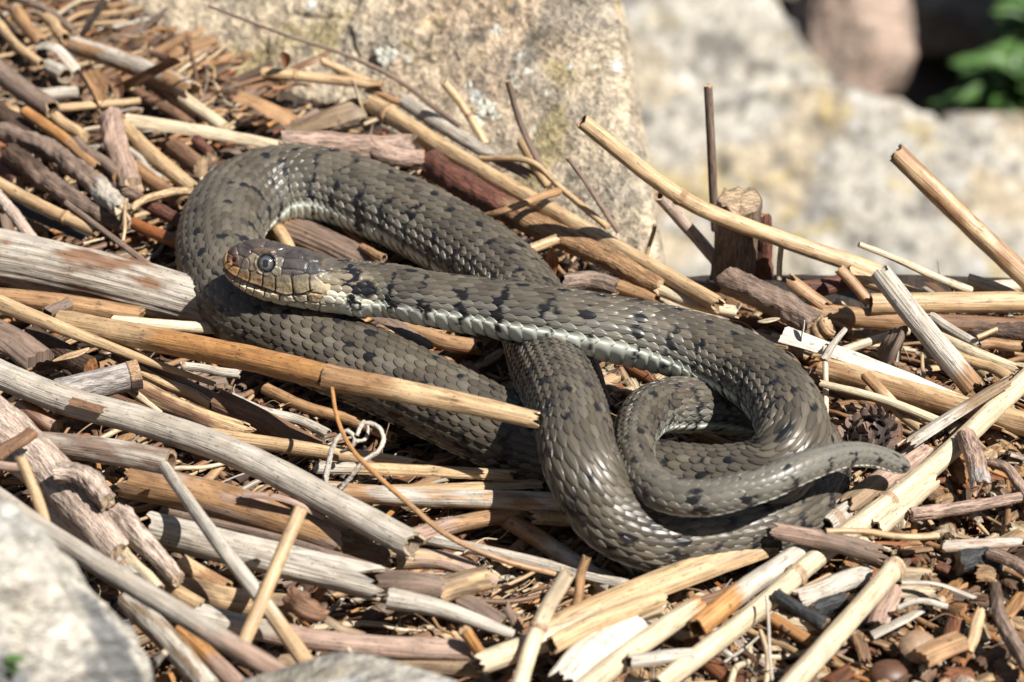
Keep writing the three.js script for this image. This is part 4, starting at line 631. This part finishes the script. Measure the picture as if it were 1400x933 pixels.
twig('second black lump of bark under the thick pale straw stem', [[1110, 838, 6], [1156, 818, 7]], 13, 12, 'black', { lump: .2 });
stalk('white upright fibre at the bottom in front of the pale yellow long reed', [[1048, 815, 22], [1057, 940, 6]], 2.5, 2.5, 'silver');
twig('whitish brown bark twig with a broken lower end right of the tail tip', [[1320, 594, 17], [1334, 630, 17], [1342, 672, 15]], 14, 15, 'pink', { lump: .12, pal2: 'birch', at2: .75, jag1: 1, cut: PAL.orange[0] });
twig('bent grey twig at the right edge beside the whitish bark twig', [[1352, 632, 13], [1376, 640, 15], [1396, 666, 13], [1424, 702, 10]], 7, 9, 'pink', { lump: .08 });
twig('long grey brown twig lying level below the whitish bark twig', [[1244, 704, 10], [1320, 694, 11], [1430, 674, 11]], 11, 7, 'pink', { lump: .1 });
reed('whitish bark covered twig lying level at the right edge, lower', [[1286, 748, 12], [1398, 741, 12]], 9, 7, 'silver', { hollow: false, pal2: 'pink', patchy: true });
twig('grey curved root at the right edge below the whitish level twig', [[1350, 756, 12], [1384, 768, 13], [1430, 800, 12]], 8, 11, 'pink', { lump: .12 });
twig('black knotted root beside the grey curved root at the right edge', [[1306, 772, 7], [1340, 764, 8], [1376, 772, 8]], 17, 15, 'black', { lump: .25 });
twig('dark purplish grey stick at the lower right edge', [[1360, 800, 20], [1370, 850, 16], [1412, 920, 12]], 9, 13, 'dark', { lump: .18, pal2: 'mauve', at2: .2, jag0: .2, cut: PAL.pale[0] });
strip('pale tan bark piece at the lower right between the straw stem and the shells', [[1200, 852, 10], [1222, 796, 13]], 15, 13, 'pink', { curl: .5 });
strip('pale greenish strip across the chips at the lower right', [[1232, 796, 14], [1280, 798, 14], [1336, 818, 11]], 4, 4, 'grey', { curl: .2 });
strip('curved grey strip on the chips right of the thick straw stem, lower', [[1190, 868, 9], [1230, 848, 13], [1262, 832, 11]], 9, 6, 'grey', { curl: .4 });
stalk('small whitish root lying over the chips at the lower right', [[1226, 832, 14], [1256, 822, 16], [1296, 830, 14]], 4, 4.5, 'silver', { lump: .12 });
strip('brown wooden chip with a worn face at the lower right', [[1256, 900, 12], [1320, 872, 14]], 20, 18, 'tan', { thick: .003, curl: .2, jag1: .4, mat: 'old' });
strip('tan upright chip at the lower right near the dark stick', [[1322, 892, 8], [1344, 832, 15]], 8, 9, 'straw', { thick: .002, curl: .2 });
{ // smooth brown seed
  const g = new GB(); g.grid(20, 28, (i, j) => { const a = i / 20 * Math.PI, b = -j / 28 * Math.PI * 2, c = mix3([.11, .05, .026], [.05, .024, .015], clamp(.5 + fbm(Math.cos(b) * 2, Math.sin(b) * 2, a * 2, 3), 0, 1)); return [Math.sin(a) * Math.cos(b) * .0085, Math.cos(a) * .0058, Math.sin(a) * Math.sin(b) * .0075, ...c, 0, 0]; });
  const m = mesh('seed', g.build(), new THREE.MeshStandardMaterial({ vertexColors: true, roughness: .5 }), scene); m.scale.setScalar(.82); m.position.copy(P(1216, 924, 2)); tag(m, 'smooth glossy brown seed at the bottom edge on the right', 'seed');
  const g2 = new GB(); for (const sd of [1, .9]) g2.grid(16, 36, (i, j) => { const u = i / 16 * 1.35, b = (j / 36) * Math.PI * 2, rib = 1 + .035 * Math.cos(b * 18) * sst(.2, .6, u); const c = mix3([.30, .20, .125], [.16, .10, .06], clamp(.5 + fbm(u * 4, Math.cos(b) * 3, Math.sin(b), 3), 0, 1)); return [Math.sin(u) * Math.cos(b) * .0072 * rib * sd, Math.cos(u) * .006 * sd, Math.sin(u) * Math.sin(b) * .0064 * rib * sd, ...c, b, u]; });
  const m2 = mesh('nut_shell', g2.build(), new THREE.MeshStandardMaterial({ vertexColors: true, roughness: .6, side: THREE.DoubleSide }), scene); m2.position.copy(P(1254, 888, 7)); m2.rotation.set(.5, .4, -.3); tag(m2, 'ribbed brown nut shell behind the glossy seed at the lower right', 'nut shell');
}
// -- bottom middle
half('flat tan reed coming out from under the lower coil towards the lower middle', [[740, 872, 9], [850, 822, 9], [950, 782, 8], [1060, 742, 7]], 22, 21, 'straw', { arc: [-.1, 3.2], stain: .5, jag0: .4 });
reed('pale weathered reed with a splintered end at the bottom middle', [[648, 912, 14], [720, 884, 14], [905, 826, 12]], 17, 17, 'pale', { jag0: 1.2, stain: .5 });
reed('pale reed lying on top of the weathered one near the bottom middle', [[752, 884, 18], [820, 850, 17], [906, 820, 14]], 14, 14, 'straw', { stain: .3, jag0: .3 });
strip('broad whitish flat sheath with frayed ends at the bottom middle', [[766, 930, 14], [810, 880, 17], [880, 842, 14]], 26, 26, 'white', { curl: .35, jag0: .7, jag1: .8, stain: .25, rib: true });
reed('pale round reed below the broad whitish sheath', [[790, 950, 14], [870, 886, 14], [956, 826, 13]], 17, 14, 'pale', { stain: .25, pal2: 'orange', at2: .92 });
reed('whitish short reed near the bottom edge right of the broad sheath', [[856, 906, 18], [948, 896, 15]], 10, 10, 'silver', { stain: .6 });
strip('brown strip of bark lying below the lower coil of the snake', [[918, 832, 12], [980, 814, 14], [1040, 784, 12]], 11, 9, 'brown', { curl: .6, thick: .0016, mat: 'old' });
reed('short pale reed with a joint standing up at the bottom middle', [[778, 780, 40], [737, 856, 24], [708, 945, 12]], 11, 12, 'pale', { nodes: [.48], stain: .35, bend: 0, hollow: true });
reed('thin tan reed standing up right of the short pale reed with a joint', [[803, 760, 26], [786, 838, 8]], 7, 8, 'tan', { jag0: .9 });
stalk('brown splinter behind the short pale reed with a joint', [[756, 800, 26], [734, 856, 12]], 5, 6, 'mauve', { jag0: 1 });
half('small hollow splinter standing left of the short pale reed with a joint', [[688, 824, 22], [712, 868, 10]], 7, 8, 'mauve');
reed('short orange tan stub standing at the bottom middle', [[634, 860, 24], [662, 902, 10]], 9, 8, 'orange', { hollow: false });
reed('long level reed with a white top and brown underside left of the lower coil', [[420, 668, 11], [560, 680, 12], [680, 684, 12], [782, 688, 11]], 13, 14, 'silver', { pal2: 'tan', patchy: true, stain: .6 });
half('grey tan split reed lying level above the white topped reed', [[424, 640, 15], [560, 644, 15], [706, 652, 13]], 10, 9, 'grey', { pal2: 'straw', at2: .2 });
strip('flat pale reed strip between the split reed and the white topped reed', [[520, 666, 12], [620, 664, 13], [744, 658, 11]], 9, 11, 'straw', { curl: .35, jag0: 1.5 });
reed('orange straw reed ending in a point under the curly white tendril', [[262, 592, 12], [360, 606, 13], [470, 622, 13], [580, 640, 11]], 11, 11, 'straw', { jag1: 2.5, stain: .3 });
stalk('long curved thin brown stalk hanging over the reeds left of the lower coil', [[453, 524, 46], [462, 575, 42], [484, 618, 38], [560, 690, 30], [616, 735, 25], [694, 768, 18], [760, 785, 12]], 2.6, 4.5, 'orange', { stain: .5, pal2: 'tan', at2: .5, m: 10 });
{
  const pts = (a) => a.map(q => P(q[0], q[1], q[2])), base = P(460, 640, 18);
  const o = group('tendril', base); tag(o, 'curly white tendril looping over the orange straw reed', 'tendril');
  const mk = (a, r0, r1, s) => mesh('strand', stemGeo(pts(a).map(p => p.sub(base)), { r0: r0 * .8 / PPM, r1: r1 * .6 / PPM, pal: 'silver', seed: s, stain: .6, m: 10, lump: .3 }).geo, M.old, o);
  mk([[443, 668, 16], [450, 630, 24], [460, 602, 31], [474, 590, 34], [484, 598, 33], [480, 612, 29], [466, 618, 25]], 5.5, 3.5, 901);
  mk([[460, 676, 17], [480, 652, 24], [498, 630, 30], [518, 616, 32], [524, 598, 34], [514, 582, 37], [496, 580, 37], [488, 596, 34]], 4, 4.5, 902);
  mk([[486, 604, 31], [500, 600, 30], [503, 584, 33], [498, 576, 35], [491, 581, 34]], 3, 2.5, 903);
}
// -- lower left
reed('very thick grey striped reed log at the left edge beside the snake', [[-40, 343, 15], [60, 363, 15], [170, 388, 15], [300, 424, 12]], 40, 36, 'grey', { rib: .022, m: 90, pal2: 'brown', patchy: true, stain: .8, hollow: false, bend: .004 });
reed('brown crooked stem lying below the very thick striped log', [[-20, 405, 11], [90, 416, 12], [200, 434, 10]], 14, 13, 'tan', { jag1: .8, stain: 1.2 });
reed('short grey brown stub with a small hole on the brown crooked stem', [[62, 430, 18], [96, 414, 18]], 9, 9, 'mauve', { hollow: true });
half('light straw reed splitting into a long point at the left', [[-20, 408, 24], [80, 448, 23], [190, 490, 20], [294, 526, 16]], 14, 4, 'straw', { arc: [-.4, 3.6], stain: .2, jag1: .1 });
reed('long thick orange tan reed lying across the lower body of the snake', [[82, 440, 18], [200, 462, 26], [330, 488, 36], [452, 517, 46]], 17, 18, 'straw', { pal2: 'orange', at2: .35, stain: .6, jag0: 1.0, bend: .004 });
half('frayed split end of the reed that lies across the lower body of the snake', [[446, 516, 46], [560, 538, 48], [650, 556, 48], [744, 578, 46]], 19, 13, 'tan', { arc: [-.5, 3.7], pal2: 'straw', at2: .3, stain: 1.1, jag0: .1, jag1: 1.1 });
reed('short cream straw tucked in against the lower left loop of the snake', [[150, 438, 20], [215, 444, 18], [300, 450, 10]], 8, 8, 'pale', { stain: .1 });
twig('mottled black barked twig with an orange cut end at the left', [[40, 458, 10], [84, 482, 11], [126, 504, 12]], 17, 16, 'dark', { lump: .05, pal2: 'birch', at2: 1.2, jag1: .05, cut: [.36, .14, .04] });
twig('short birch like twig with a cut pale end lying at the left', [[74, 538, 21], [130, 526, 23], [191, 512, 24]], 20, 20, 'birch', { lump: .03, jag1: .15, cut: [.5, .3, .17], stain: .6, parts(g, s, q) { const gg = new GB(); gg.grid(6, 40, (i, j) => { const t = lerp(.865, 1, i / 6), a = j / 40 * Math.PI * 2, r = s.rad(t, a) * 1.012; s.sp.at(t, Math.cos(a) * r, Math.sin(a) * r, tmp); const k = noise(Math.cos(a) * 2, Math.sin(a) * 2, i * .3); const c = a > .3 && a < 2.2 && i > 0 ? [.56, .36, .21] : [.085, .045, .035]; return [tmp.x, tmp.y, tmp.z, c[0] * (1 + .3 * k), c[1] * (1 + .3 * k), c[2] * (1 + .3 * k), a, t * 3]; }); mesh('peeled_end', gg.build(), M.bark, g); } });
strip('grey brown wooden chunk with a frayed edge at the left edge', [[-24, 446, 18], [20, 466, 18], [56, 492, 16]], 26, 24, 'mauve', { thick: .005, curl: .25, jag1: .3, mat: 'old', pal2: 'grey' });
leaf('pointed straw sliver lying over the mottled black twig', [[72, 494, 20], [122, 476, 24]], 5, 10, 'straw', { curl: .2 });
reed('hollow brown reed with open mouth facing left under the thick tan reed', [[296, 548, 13], [360, 578, 10], [440, 620, 5]], 17, 16, 'brown', { wall: .8, jag0: .35, cut: PAL.straw[0] });
half('brown tan broken reed with jagged end before the open mouthed reed', [[182, 530, 13], [260, 566, 14], [348, 594, 12]], 17, 13, 'brown', { arc: [-.6, 3.8], pal2: 'straw', patchy: true, jag1: 1.8, stain: 1 });
reed('thin tan stem passing above the brown broken reed', [[188, 506, 14], [292, 556, 10]], 7, 7, 'straw');
reed('dark shaded flat reed under the long straw point at the left', [[160, 478, 11], [230, 520, 10], [330, 566, 6]], 16, 12, 'brown', { pal2: 'mauve', at2: .5 });
reed('pale thin stem with a knob in the shade under the thick orange tan reed', [[246, 500, 12], [330, 512, 9]], 6, 7, 'grey', { nodes: [.06] });
reed('long thin pale stem in the shade right of the open mouthed reed', [[316, 544, 9], [450, 594, 7]], 8, 7, 'grey');
reed('long pale brown thin stem lying in the shade under the lower body', [[360, 530, 5], [540, 600, 2]], 9, 8, 'tan');
stalk('thin sliver right of the birch like twig pointing down right', [[172, 530, 16], [222, 566, 12]], 5, 4, 'pale');
reed('long smooth curving grey reed crossing the lower left to the middle', [[-30, 500, 25], [90, 548, 25], [200, 578, 26], [330, 624, 28], [460, 690, 27], [572, 750, 24]], 20, 20, 'silver', { stain: .35, jag1: .8, bend: 0, pal2: 'grey', at2: .12 });
strip('torn dark flap on the smooth curving grey reed', [[94, 545, 32.5], [144, 559, 32]], 9, 8, 'brown', { curl: .5, jag0: .8, jag1: .4 });
reed('brown rounded reed stub above the pinkish bark slab', [[28, 552, 17], [80, 588, 15]], 14, 13, 'rust', { pal2: 'pink', patchy: true, hollow: false, jag0: .6 });
reed('grey brown thick reed with an open orange mouth below the smooth curving grey reed', [[52, 606, 19], [140, 616, 21], [234, 634, 22]], 17, 20, 'grey', { pal2: 'mauve', patchy: true, wall: .68, jag1: .12, cut: PAL.tan[0], stain: .7 });
twig('broad pinkish bark slab at the lower left edge', [[-24, 574, 24], [60, 640, 25], [120, 706, 24], [170, 766, 20]], 44, 26, 'slab', { lump: .10, ridge: .05, stain: .5 });
twig('scaly grey bark tongue hanging from the pinkish bark slab', [[160, 706, 26], [206, 752, 25], [246, 796, 22]], 22, 12, 'slab', { lump: .16, ridge: .16 });
twig('curled flake of grey bark standing on the pinkish bark slab', [[74, 646, 38], [112, 650, 38], [150, 690, 34]], 14, 15, 'slab', { lump: .3, ridge: .2 });
strip('small brown wood wedge on the upper end of the pinkish bark slab', [[-8, 628, 42], [46, 590, 42]], 10, 9, 'brown', { thick: .003, curl: .1 });
half('brown tan cracked log below the open orange mouthed reed', [[156, 652, 12], [290, 682, 14], [400, 716, 14], [484, 746, 12]], 27, 25, 'tan', { arc: [-.8, 4.1], pal2: 'pink', patchy: true, jag0: 1, jag1: .4, stain: 1, wall: .86 });
twig('frayed root like end of the brown tan cracked log', [[462, 738, 14], [500, 750, 12], [540, 768, 9]], 20, 12, 'frass', { lump: .3, ridge: .2, jag1: 1.4 });
strip('curled pale sliver of bark on the brown tan cracked log', [[330, 672, 24], [390, 680, 27], [446, 706, 22]], 6, 5, 'pink', { curl: .9, jag0: 1 });
reed('thick grey white log at the lower left with a shattered right end', [[204, 722, 16], [330, 754, 18], [450, 782, 18], [536, 802, 17]], 24, 26, 'silver', { stain: .7, jag1: 1.6, bend: .004, wall: .8, nodes: [] });
half('grey shattered half of the thick grey white log', [[512, 800, 15], [570, 800, 20], [608, 806, 18]], 20, 17, 'mauve', { arc: [-.2, 2.2], jag1: .8 });
reed('tapering grey spike at the shattered end of the thick grey white log', [[528, 818, 18], [600, 832, 18], [706, 870, 14]], 16, 7, 'silver', { hollow: false, stain: .5 });
reed('dark grey flat stem lying along the top of the thick grey white log', [[220, 700, 18], [380, 738, 20], [560, 794, 20]], 8, 9, 'mauve', { squash: .6 });
reed('fibrous tan chunk beyond the shattered log', [[592, 812, 13], [668, 790, 14]], 19, 17, 'frass', { pal2: 'straw', patchy: true, jag0: .6, jag1: .2, hollow: false });
reed('tan stem under the end of the smooth curving grey reed', [[540, 764, 13], [610, 768, 13], [682, 800, 9]], 15, 11, 'pink', { pal2: 'straw', patchy: true, jag1: .6 });
reed('grey purplish stub in the shade under the fibrous tan chunk', [[628, 822, 8], [692, 858, 6]], 16, 15, 'mauve');
reed('whitish brown worn stem in the gap left of the lower coil', [[556, 738, 8], [620, 718, 8], [720, 700, 6]], 14, 10, 'pink', { pal2: 'tan', at2: .4, stain: 1.2 });
reed('dark grey long stem in the shade below the brown curved stalk', [[570, 734, 6], [700, 762, 5], [880, 806, 2]], 9, 8, 'grey', {});
reed('tan stem slanting in the dark gap below the lower coil', [[660, 690, 5], [740, 740, 3], [840, 806, 0]], 13, 12, 'tan', { pal2: 'grey', at2: .5 });
reed('tan short reed tucked under the lower coil', [[722, 708, 8], [800, 712, 5]], 10, 11, 'straw', { jag0: 1 });
reed('pale grey thin reed crossing over the grey white log at the lower left', [[224, 638, 30], [300, 744, 38], [362, 826, 30], [424, 914, 18]], 9, 13, 'silver', { pal2: 'straw', at2: .8, stain: .4, bend: .006, hollow: false });
reed('pale stick leaning against the thin grey reed over the grey white log', [[412, 694, 52], [374, 784, 38], [330, 888, 22]], 10, 10, 'straw', { pal2: 'silver', at2: 1.3, jag0: .5, stain: .5, bend: .003 });
reed('long blurred grey brown reed crossing the lower left corner in front', [[-30, 664, 58], [90, 745, 56], [210, 818, 54], [395, 930, 48]], 16, 16, 'grey', { stain: .3, pal2: 'pink', at2: .8, bend: .005 });
reed('short pale straw stub below the pinkish bark slab', [[160, 742, 22], [218, 808, 18]], 9, 10, 'pale', { stain: .2, jag1: .1 });
reed('mottled grey reed running down to the bottom edge at the lower left', [[172, 820, 18], [226, 872, 18], [292, 950, 16]], 18, 20, 'silver', { pal2: 'frass', patchy: true, stain: 1.3 });
reed('mottled grey reed under the long blurred one at the lower left', [[60, 690, 16], [140, 742, 18], [196, 800, 16]], 16, 18, 'silver', { stain: 1, nodes: [.85] });
reed('orange tan reed at the bottom left of the middle, pointing to the bottom edge', [[246, 864, 14], [300, 914, 14], [346, 960, 12]], 15, 17, 'orange', { pal2: 'pink', at2: .5, stain: .3 });
reed('hollow tan reed end below the long blurred reed', [[210, 792, 14], [278, 832, 15]], 13, 13, 'straw', { wall: .7, jag1: .2 });
reed('thick tan shaded reed left of the brown bark knob', [[240, 800, 11], [320, 822, 12], [408, 834, 12]], 17, 20, 'straw', { pal2: 'frass', patchy: true, stain: 1 });
twig('brown shaggy bark knob at the lower left of the middle', [[398, 818, 22], [420, 836, 22], [440, 842, 18]], 18, 17, 'brown', { lump: .35, ridge: .25 });
leaf('frayed brown tail hanging right of the shaggy bark knob', [[430, 834, 20], [470, 858, 16], [500, 866, 12]], 9, 5, 'frass', { curl: .5 });
reed('short tan stem between the bark tongue and the pale stick', [[246, 768, 16], [312, 806, 14]], 12, 11, 'straw', { pal2: 'tan', at2: .5 });
reed('whitish pink level reed at the bottom left of the middle', [[268, 838, 14], [330, 856, 14], [470, 880, 14], [648, 890, 12]], 15, 15, 'silver', { pal2: 'pink', at2: .3, stain: .9, jag1: .3 });
reed('dark brown shaded reed under the whitish pink level reed', [[380, 908, 7], [660, 914, 7]], 14, 14, 'frass');
stalk('small pale splinter standing at the lower left in front of the mottled reed', [[226, 892, 28], [204, 918, 20]], 5, 5, 'silver');
stalk('thin pale splinter at the bottom in front of the whitish pink reed', [[474, 886, 26], [500, 912, 18]], 3, 3, 'pale');
reed('thin blurred tan stick standing up in front of the pinkish bark slab', [[26, 622, 74], [54, 690, 60], [74, 770, 44]], 8, 9, 'straw', { stain: .3 });
reed('short blurred tan stem beside the thin standing stick at the left edge', [[-20, 634, 52], [40, 640, 54]], 7, 7, 'pink', {});
// -- between the coils
reed('small tan reed between the head and the top loop', [[368, 300, 4], [412, 366, 4]], 11, 11, 'straw', { stain: .7 });
reed('thick brown ribbed reed seen between the head and the top loop', [[372, 306, 1], [430, 328, 1], [520, 372, 0]], 24, 22, 'tan', { rib: .03, m: 90, pal2: 'mauve', at2: .2, hollow: false });
leaf('orange sliver behind the brown ribbed reed inside the top loop', [[468, 312, 7], [506, 336, 5]], 7, 6, 'rust', { curl: .2 });
twig('small pale curled twig end above the neck inside the top loop', [[494, 338, 8], [526, 354, 10]], 6, 7, 'tan', { lump: .1, hollow: true });
strip('flat grey blade under the neck of the snake', [[512, 424, 16], [560, 456, 15], [594, 476, 11]], 15, 9, 'mauve', { curl: .15, stain: .2 });
reed('brown stem in the dark gap under the neck of the snake', [[520, 448, 4], [660, 476, 3]], 12, 11, 'tan');
reed('tan stem standing in the dark gap between neck and lower coil', [[636, 500, 4], [690, 560, -2]], 10, 10, 'brown');
reed('grey brown stem in the gap between the middle coil and the tail loop', [[806, 488, 12], [836, 560, 2]], 9, 7, 'mauve');
leaf('small pale scrap under the inner tail loop', [[895, 606, 6], [928, 598, 4]], 5, 4, 'pale', { curl: .3 });

// ---------------------------------------------------------------- fine litter that nobody could count
function underSnake(x, z, pad) { for (let i = 0; i < SNS.length; i += 2) { const q = SNS[i], dx = q[0] - x, dz = q[2] - z; if (q[1] < .026 && dx * dx + dz * dz < (q[3] + pad) * (q[3] + pad)) return true; } return false; }
function onLitter(x, z) { return z < .24 && x > -.30 && x < .30 && z > crest(x) + .0 && z > -.40; }
function scatter(name, label, cat, geo, mat, count, seed, pals, f) {
  setSeed(seed); const im = new THREE.InstancedMesh(geo, mat, count); im.name = name; const m = new THREE.Matrix4(), q = new THREE.Quaternion(), e = new THREE.Euler(), c = new THREE.Color(); let k = 0, guard = 0;
  while (k < count && guard++ < count * 12) {
    const x = rr(-.28, .28), z = rr(-.38, .23); if (!onLitter(x, z)) continue;
    const o = f(x, z); if (!o) continue; const [sl, sw, y, az, tilt, roll] = o, under = underSnake(x, z, sl * .004 + .001); 
    e.set(tilt, az, roll, 'YXZ'); q.setFromEuler(e); m.compose(V3(x, under ? Math.min(y, -.006) : y, z), q, V3(sw, sw, sl)); im.setMatrixAt(k, m);
    const pp = Array.isArray(pals) ? pals : pals(x, z), p = PAL[pp[Math.floor(rnd() * pp.length)]], cc = mix3(p[0], p[1], rnd()); c.setRGB(cc[0], cc[1], cc[2]); im.setColorAt(k, c); k++;
  }
  im.count = k; im.castShadow = im.receiveShadow = true; tag(im, label, cat, null, 'stuff'); scene.add(im); return im;
}
const white = o => ({ ...o });
function whitened(geo) { const c = geo.attributes.color; for (let i = 0; i < c.count; i++) { const v = (c.getX(i) + c.getY(i) + c.getZ(i)) / 3; const k = .75 + .5 * (v / .45 - .5); c.setXYZ(i, k, k, k); } return geo; }
const stemUnit = s => whitened(stemGeo([V3(0, 0, -.5), V3(.02, .01, -.1), V3(-.01, 0, .5)].map(v => v.multiplyScalar(.03)), { r0: .0026, r1: .0023, pal: 'straw', seed: s, hollow: true, jag0: .8, jag1: 1.2, m: 12 }).geo);
const splitUnit = s => whitened(bladeGeo([V3(0, 0, -.012), V3(.001, .0004, 0), V3(0, 0, .012)], { r0: .0026, r1: .002, pal: 'straw', seed: s, curl: .5, jag0: .5, jag1: 1, thick: .0006 }));
const chipUnit = s => whitened(bladeGeo([V3(0, 0, -.005), V3(.0004, .0005, 0), V3(0, 0, .005)], { r0: .0026, r1: .0022, pal: 'tan', seed: s, curl: .3, jag0: .8, jag1: .9, thick: .0011 }));
const dirAt = (x, z) => x < .03 ? (rnd() < .72 ? 2.25 + rr(-.35, .35) : rr(0, 3.14)) : (rnd() < .5 ? .75 + rr(-.35, .35) : rr(0, 3.14));   // lie of the stems: downhill from the left, up to the right
const RUSSET = ['brown', 'brown', 'rust', 'dark', 'tan', 'tan', 'straw', 'mauve', 'dark', 'frass'], BLOND = ['straw', 'straw', 'tan', 'tan', 'pale', 'slab', 'brown', 'orange', 'pale', 'brown', 'rust'];
const byPlace = (x, z) => rnd() < sst(-.08, .08, x + .3 * z) ? BLOND : RUSSET;
const chippy = (x, z) => sst(.05, .14, x) * sst(.02, .10, z);
for (let v = 0; v < 3; v++) scatter('reed_litter', 'broken bits of dry reed filling the gaps between the stems', 'litter', stemUnit(301 + v), M.old, 750, 40 + v, byPlace, (x, z) => { if (rnd() < chippy(x, z) * .75) return null; const k = rr(.3, 1.4); return [k * rr(.8, 2.6), k * rr(.6, 1), -.011 + .011 * rnd() * rnd(), dirAt(x, z), rr(-.14, .14), rr(0, 6)]; });
for (let v = 0; v < 2; v++) scatter('split_litter', 'small split strips and splinters between the stems', 'litter', splitUnit(321 + v), M.leaf, 1100, 50 + v, byPlace, (x, z) => { const k = rr(.35, 1.3); return [k * rr(.6, 1.7), k * rr(.5, 1), -.010 + .012 * rnd() * rnd(), dirAt(x, z), rr(-.3, .3), rr(-.6, .6)]; });
for (let v = 0; v < 3; v++) scatter('chip_litter', 'wood chips and bark crumbs among the reeds', 'litter', chipUnit(341 + v), M.bark, 1900, 60 + v, byPlace, (x, z) => { if (rnd() > .30 + .7 * chippy(x, z)) return null; const k = rr(.3, 1.15); return [k * rr(.6, 1.9), k * (1 + .25 * chippy(x, z)), -.010 + .017 * rnd() * (.4 + .6 * chippy(x, z)), rr(0, 6.3), rr(-.5, .5), rr(-.7, .7)]; });
for (let v = 0; v < 2; v++) scatter('crumb_litter', 'small crumbs of bark and straw lying between the reeds', 'litter', chipUnit(361 + v), M.bark, 2600, 70 + v, byPlace, (x, z) => { const k = rr(.10, .38); return [k * rr(.7, 2.2), k, -.009 + .010 * rnd(), rr(0, 6.3), rr(-.7, .7), rr(-.8, .8)]; });
const hairUnit = s => whitened(stemGeo([V3(0, 0, -.012), V3(.0022, .0015, -.004), V3(-.001, .0006, .005), V3(.002, 0, .013)], { r0: .00028, r1: .00016, pal: 'straw', seed: s, m: 6 }).geo);
for (let v = 0; v < 3; v++) scatter('fibre_litter', 'loose thin fibres of frayed reed on the litter', 'litter', hairUnit(381 + v), M.old, 420, 80 + v, ['straw', 'pale', 'tan', 'grey', 'brown', 'silver'], (x, z) => { const k = rr(.5, 1.4); return [k * rr(.7, 1.5), k, -.004 + .012 * rnd() * rnd(), rnd() < .6 ? dirAt(x, z) : rr(0, 6.3), rr(-.25, .25), rr(0, 6)]; });
const strawUnit = s => whitened(stemGeo([V3(0, 0, -.02), V3(.0012, .0008, -.006), V3(-.0012, .0003, .007), V3(.0006, 0, .02)], { r0: .00105, r1: .0008, pal: 'straw', seed: s, m: 8, jag0: 1, jag1: 1.5 }).geo);
for (let v = 0; v < 3; v++) scatter('straw_litter', 'thin broken straws lying loosely between the stems', 'litter', strawUnit(391 + v), M.reed, 420, 90 + v, ['straw', 'straw', 'pale', 'tan', 'orange', 'grey', 'brown'], (x, z) => { const k = rr(.5, 1.25); return [k * rr(.5, 1.35), k, -.004 + .010 * rnd() * rnd(), dirAt(x, z) + rr(-.4, .4), rr(-.12, .12), rr(0, 6)]; });
shadows(scene);
renderer.render(scene, camera);
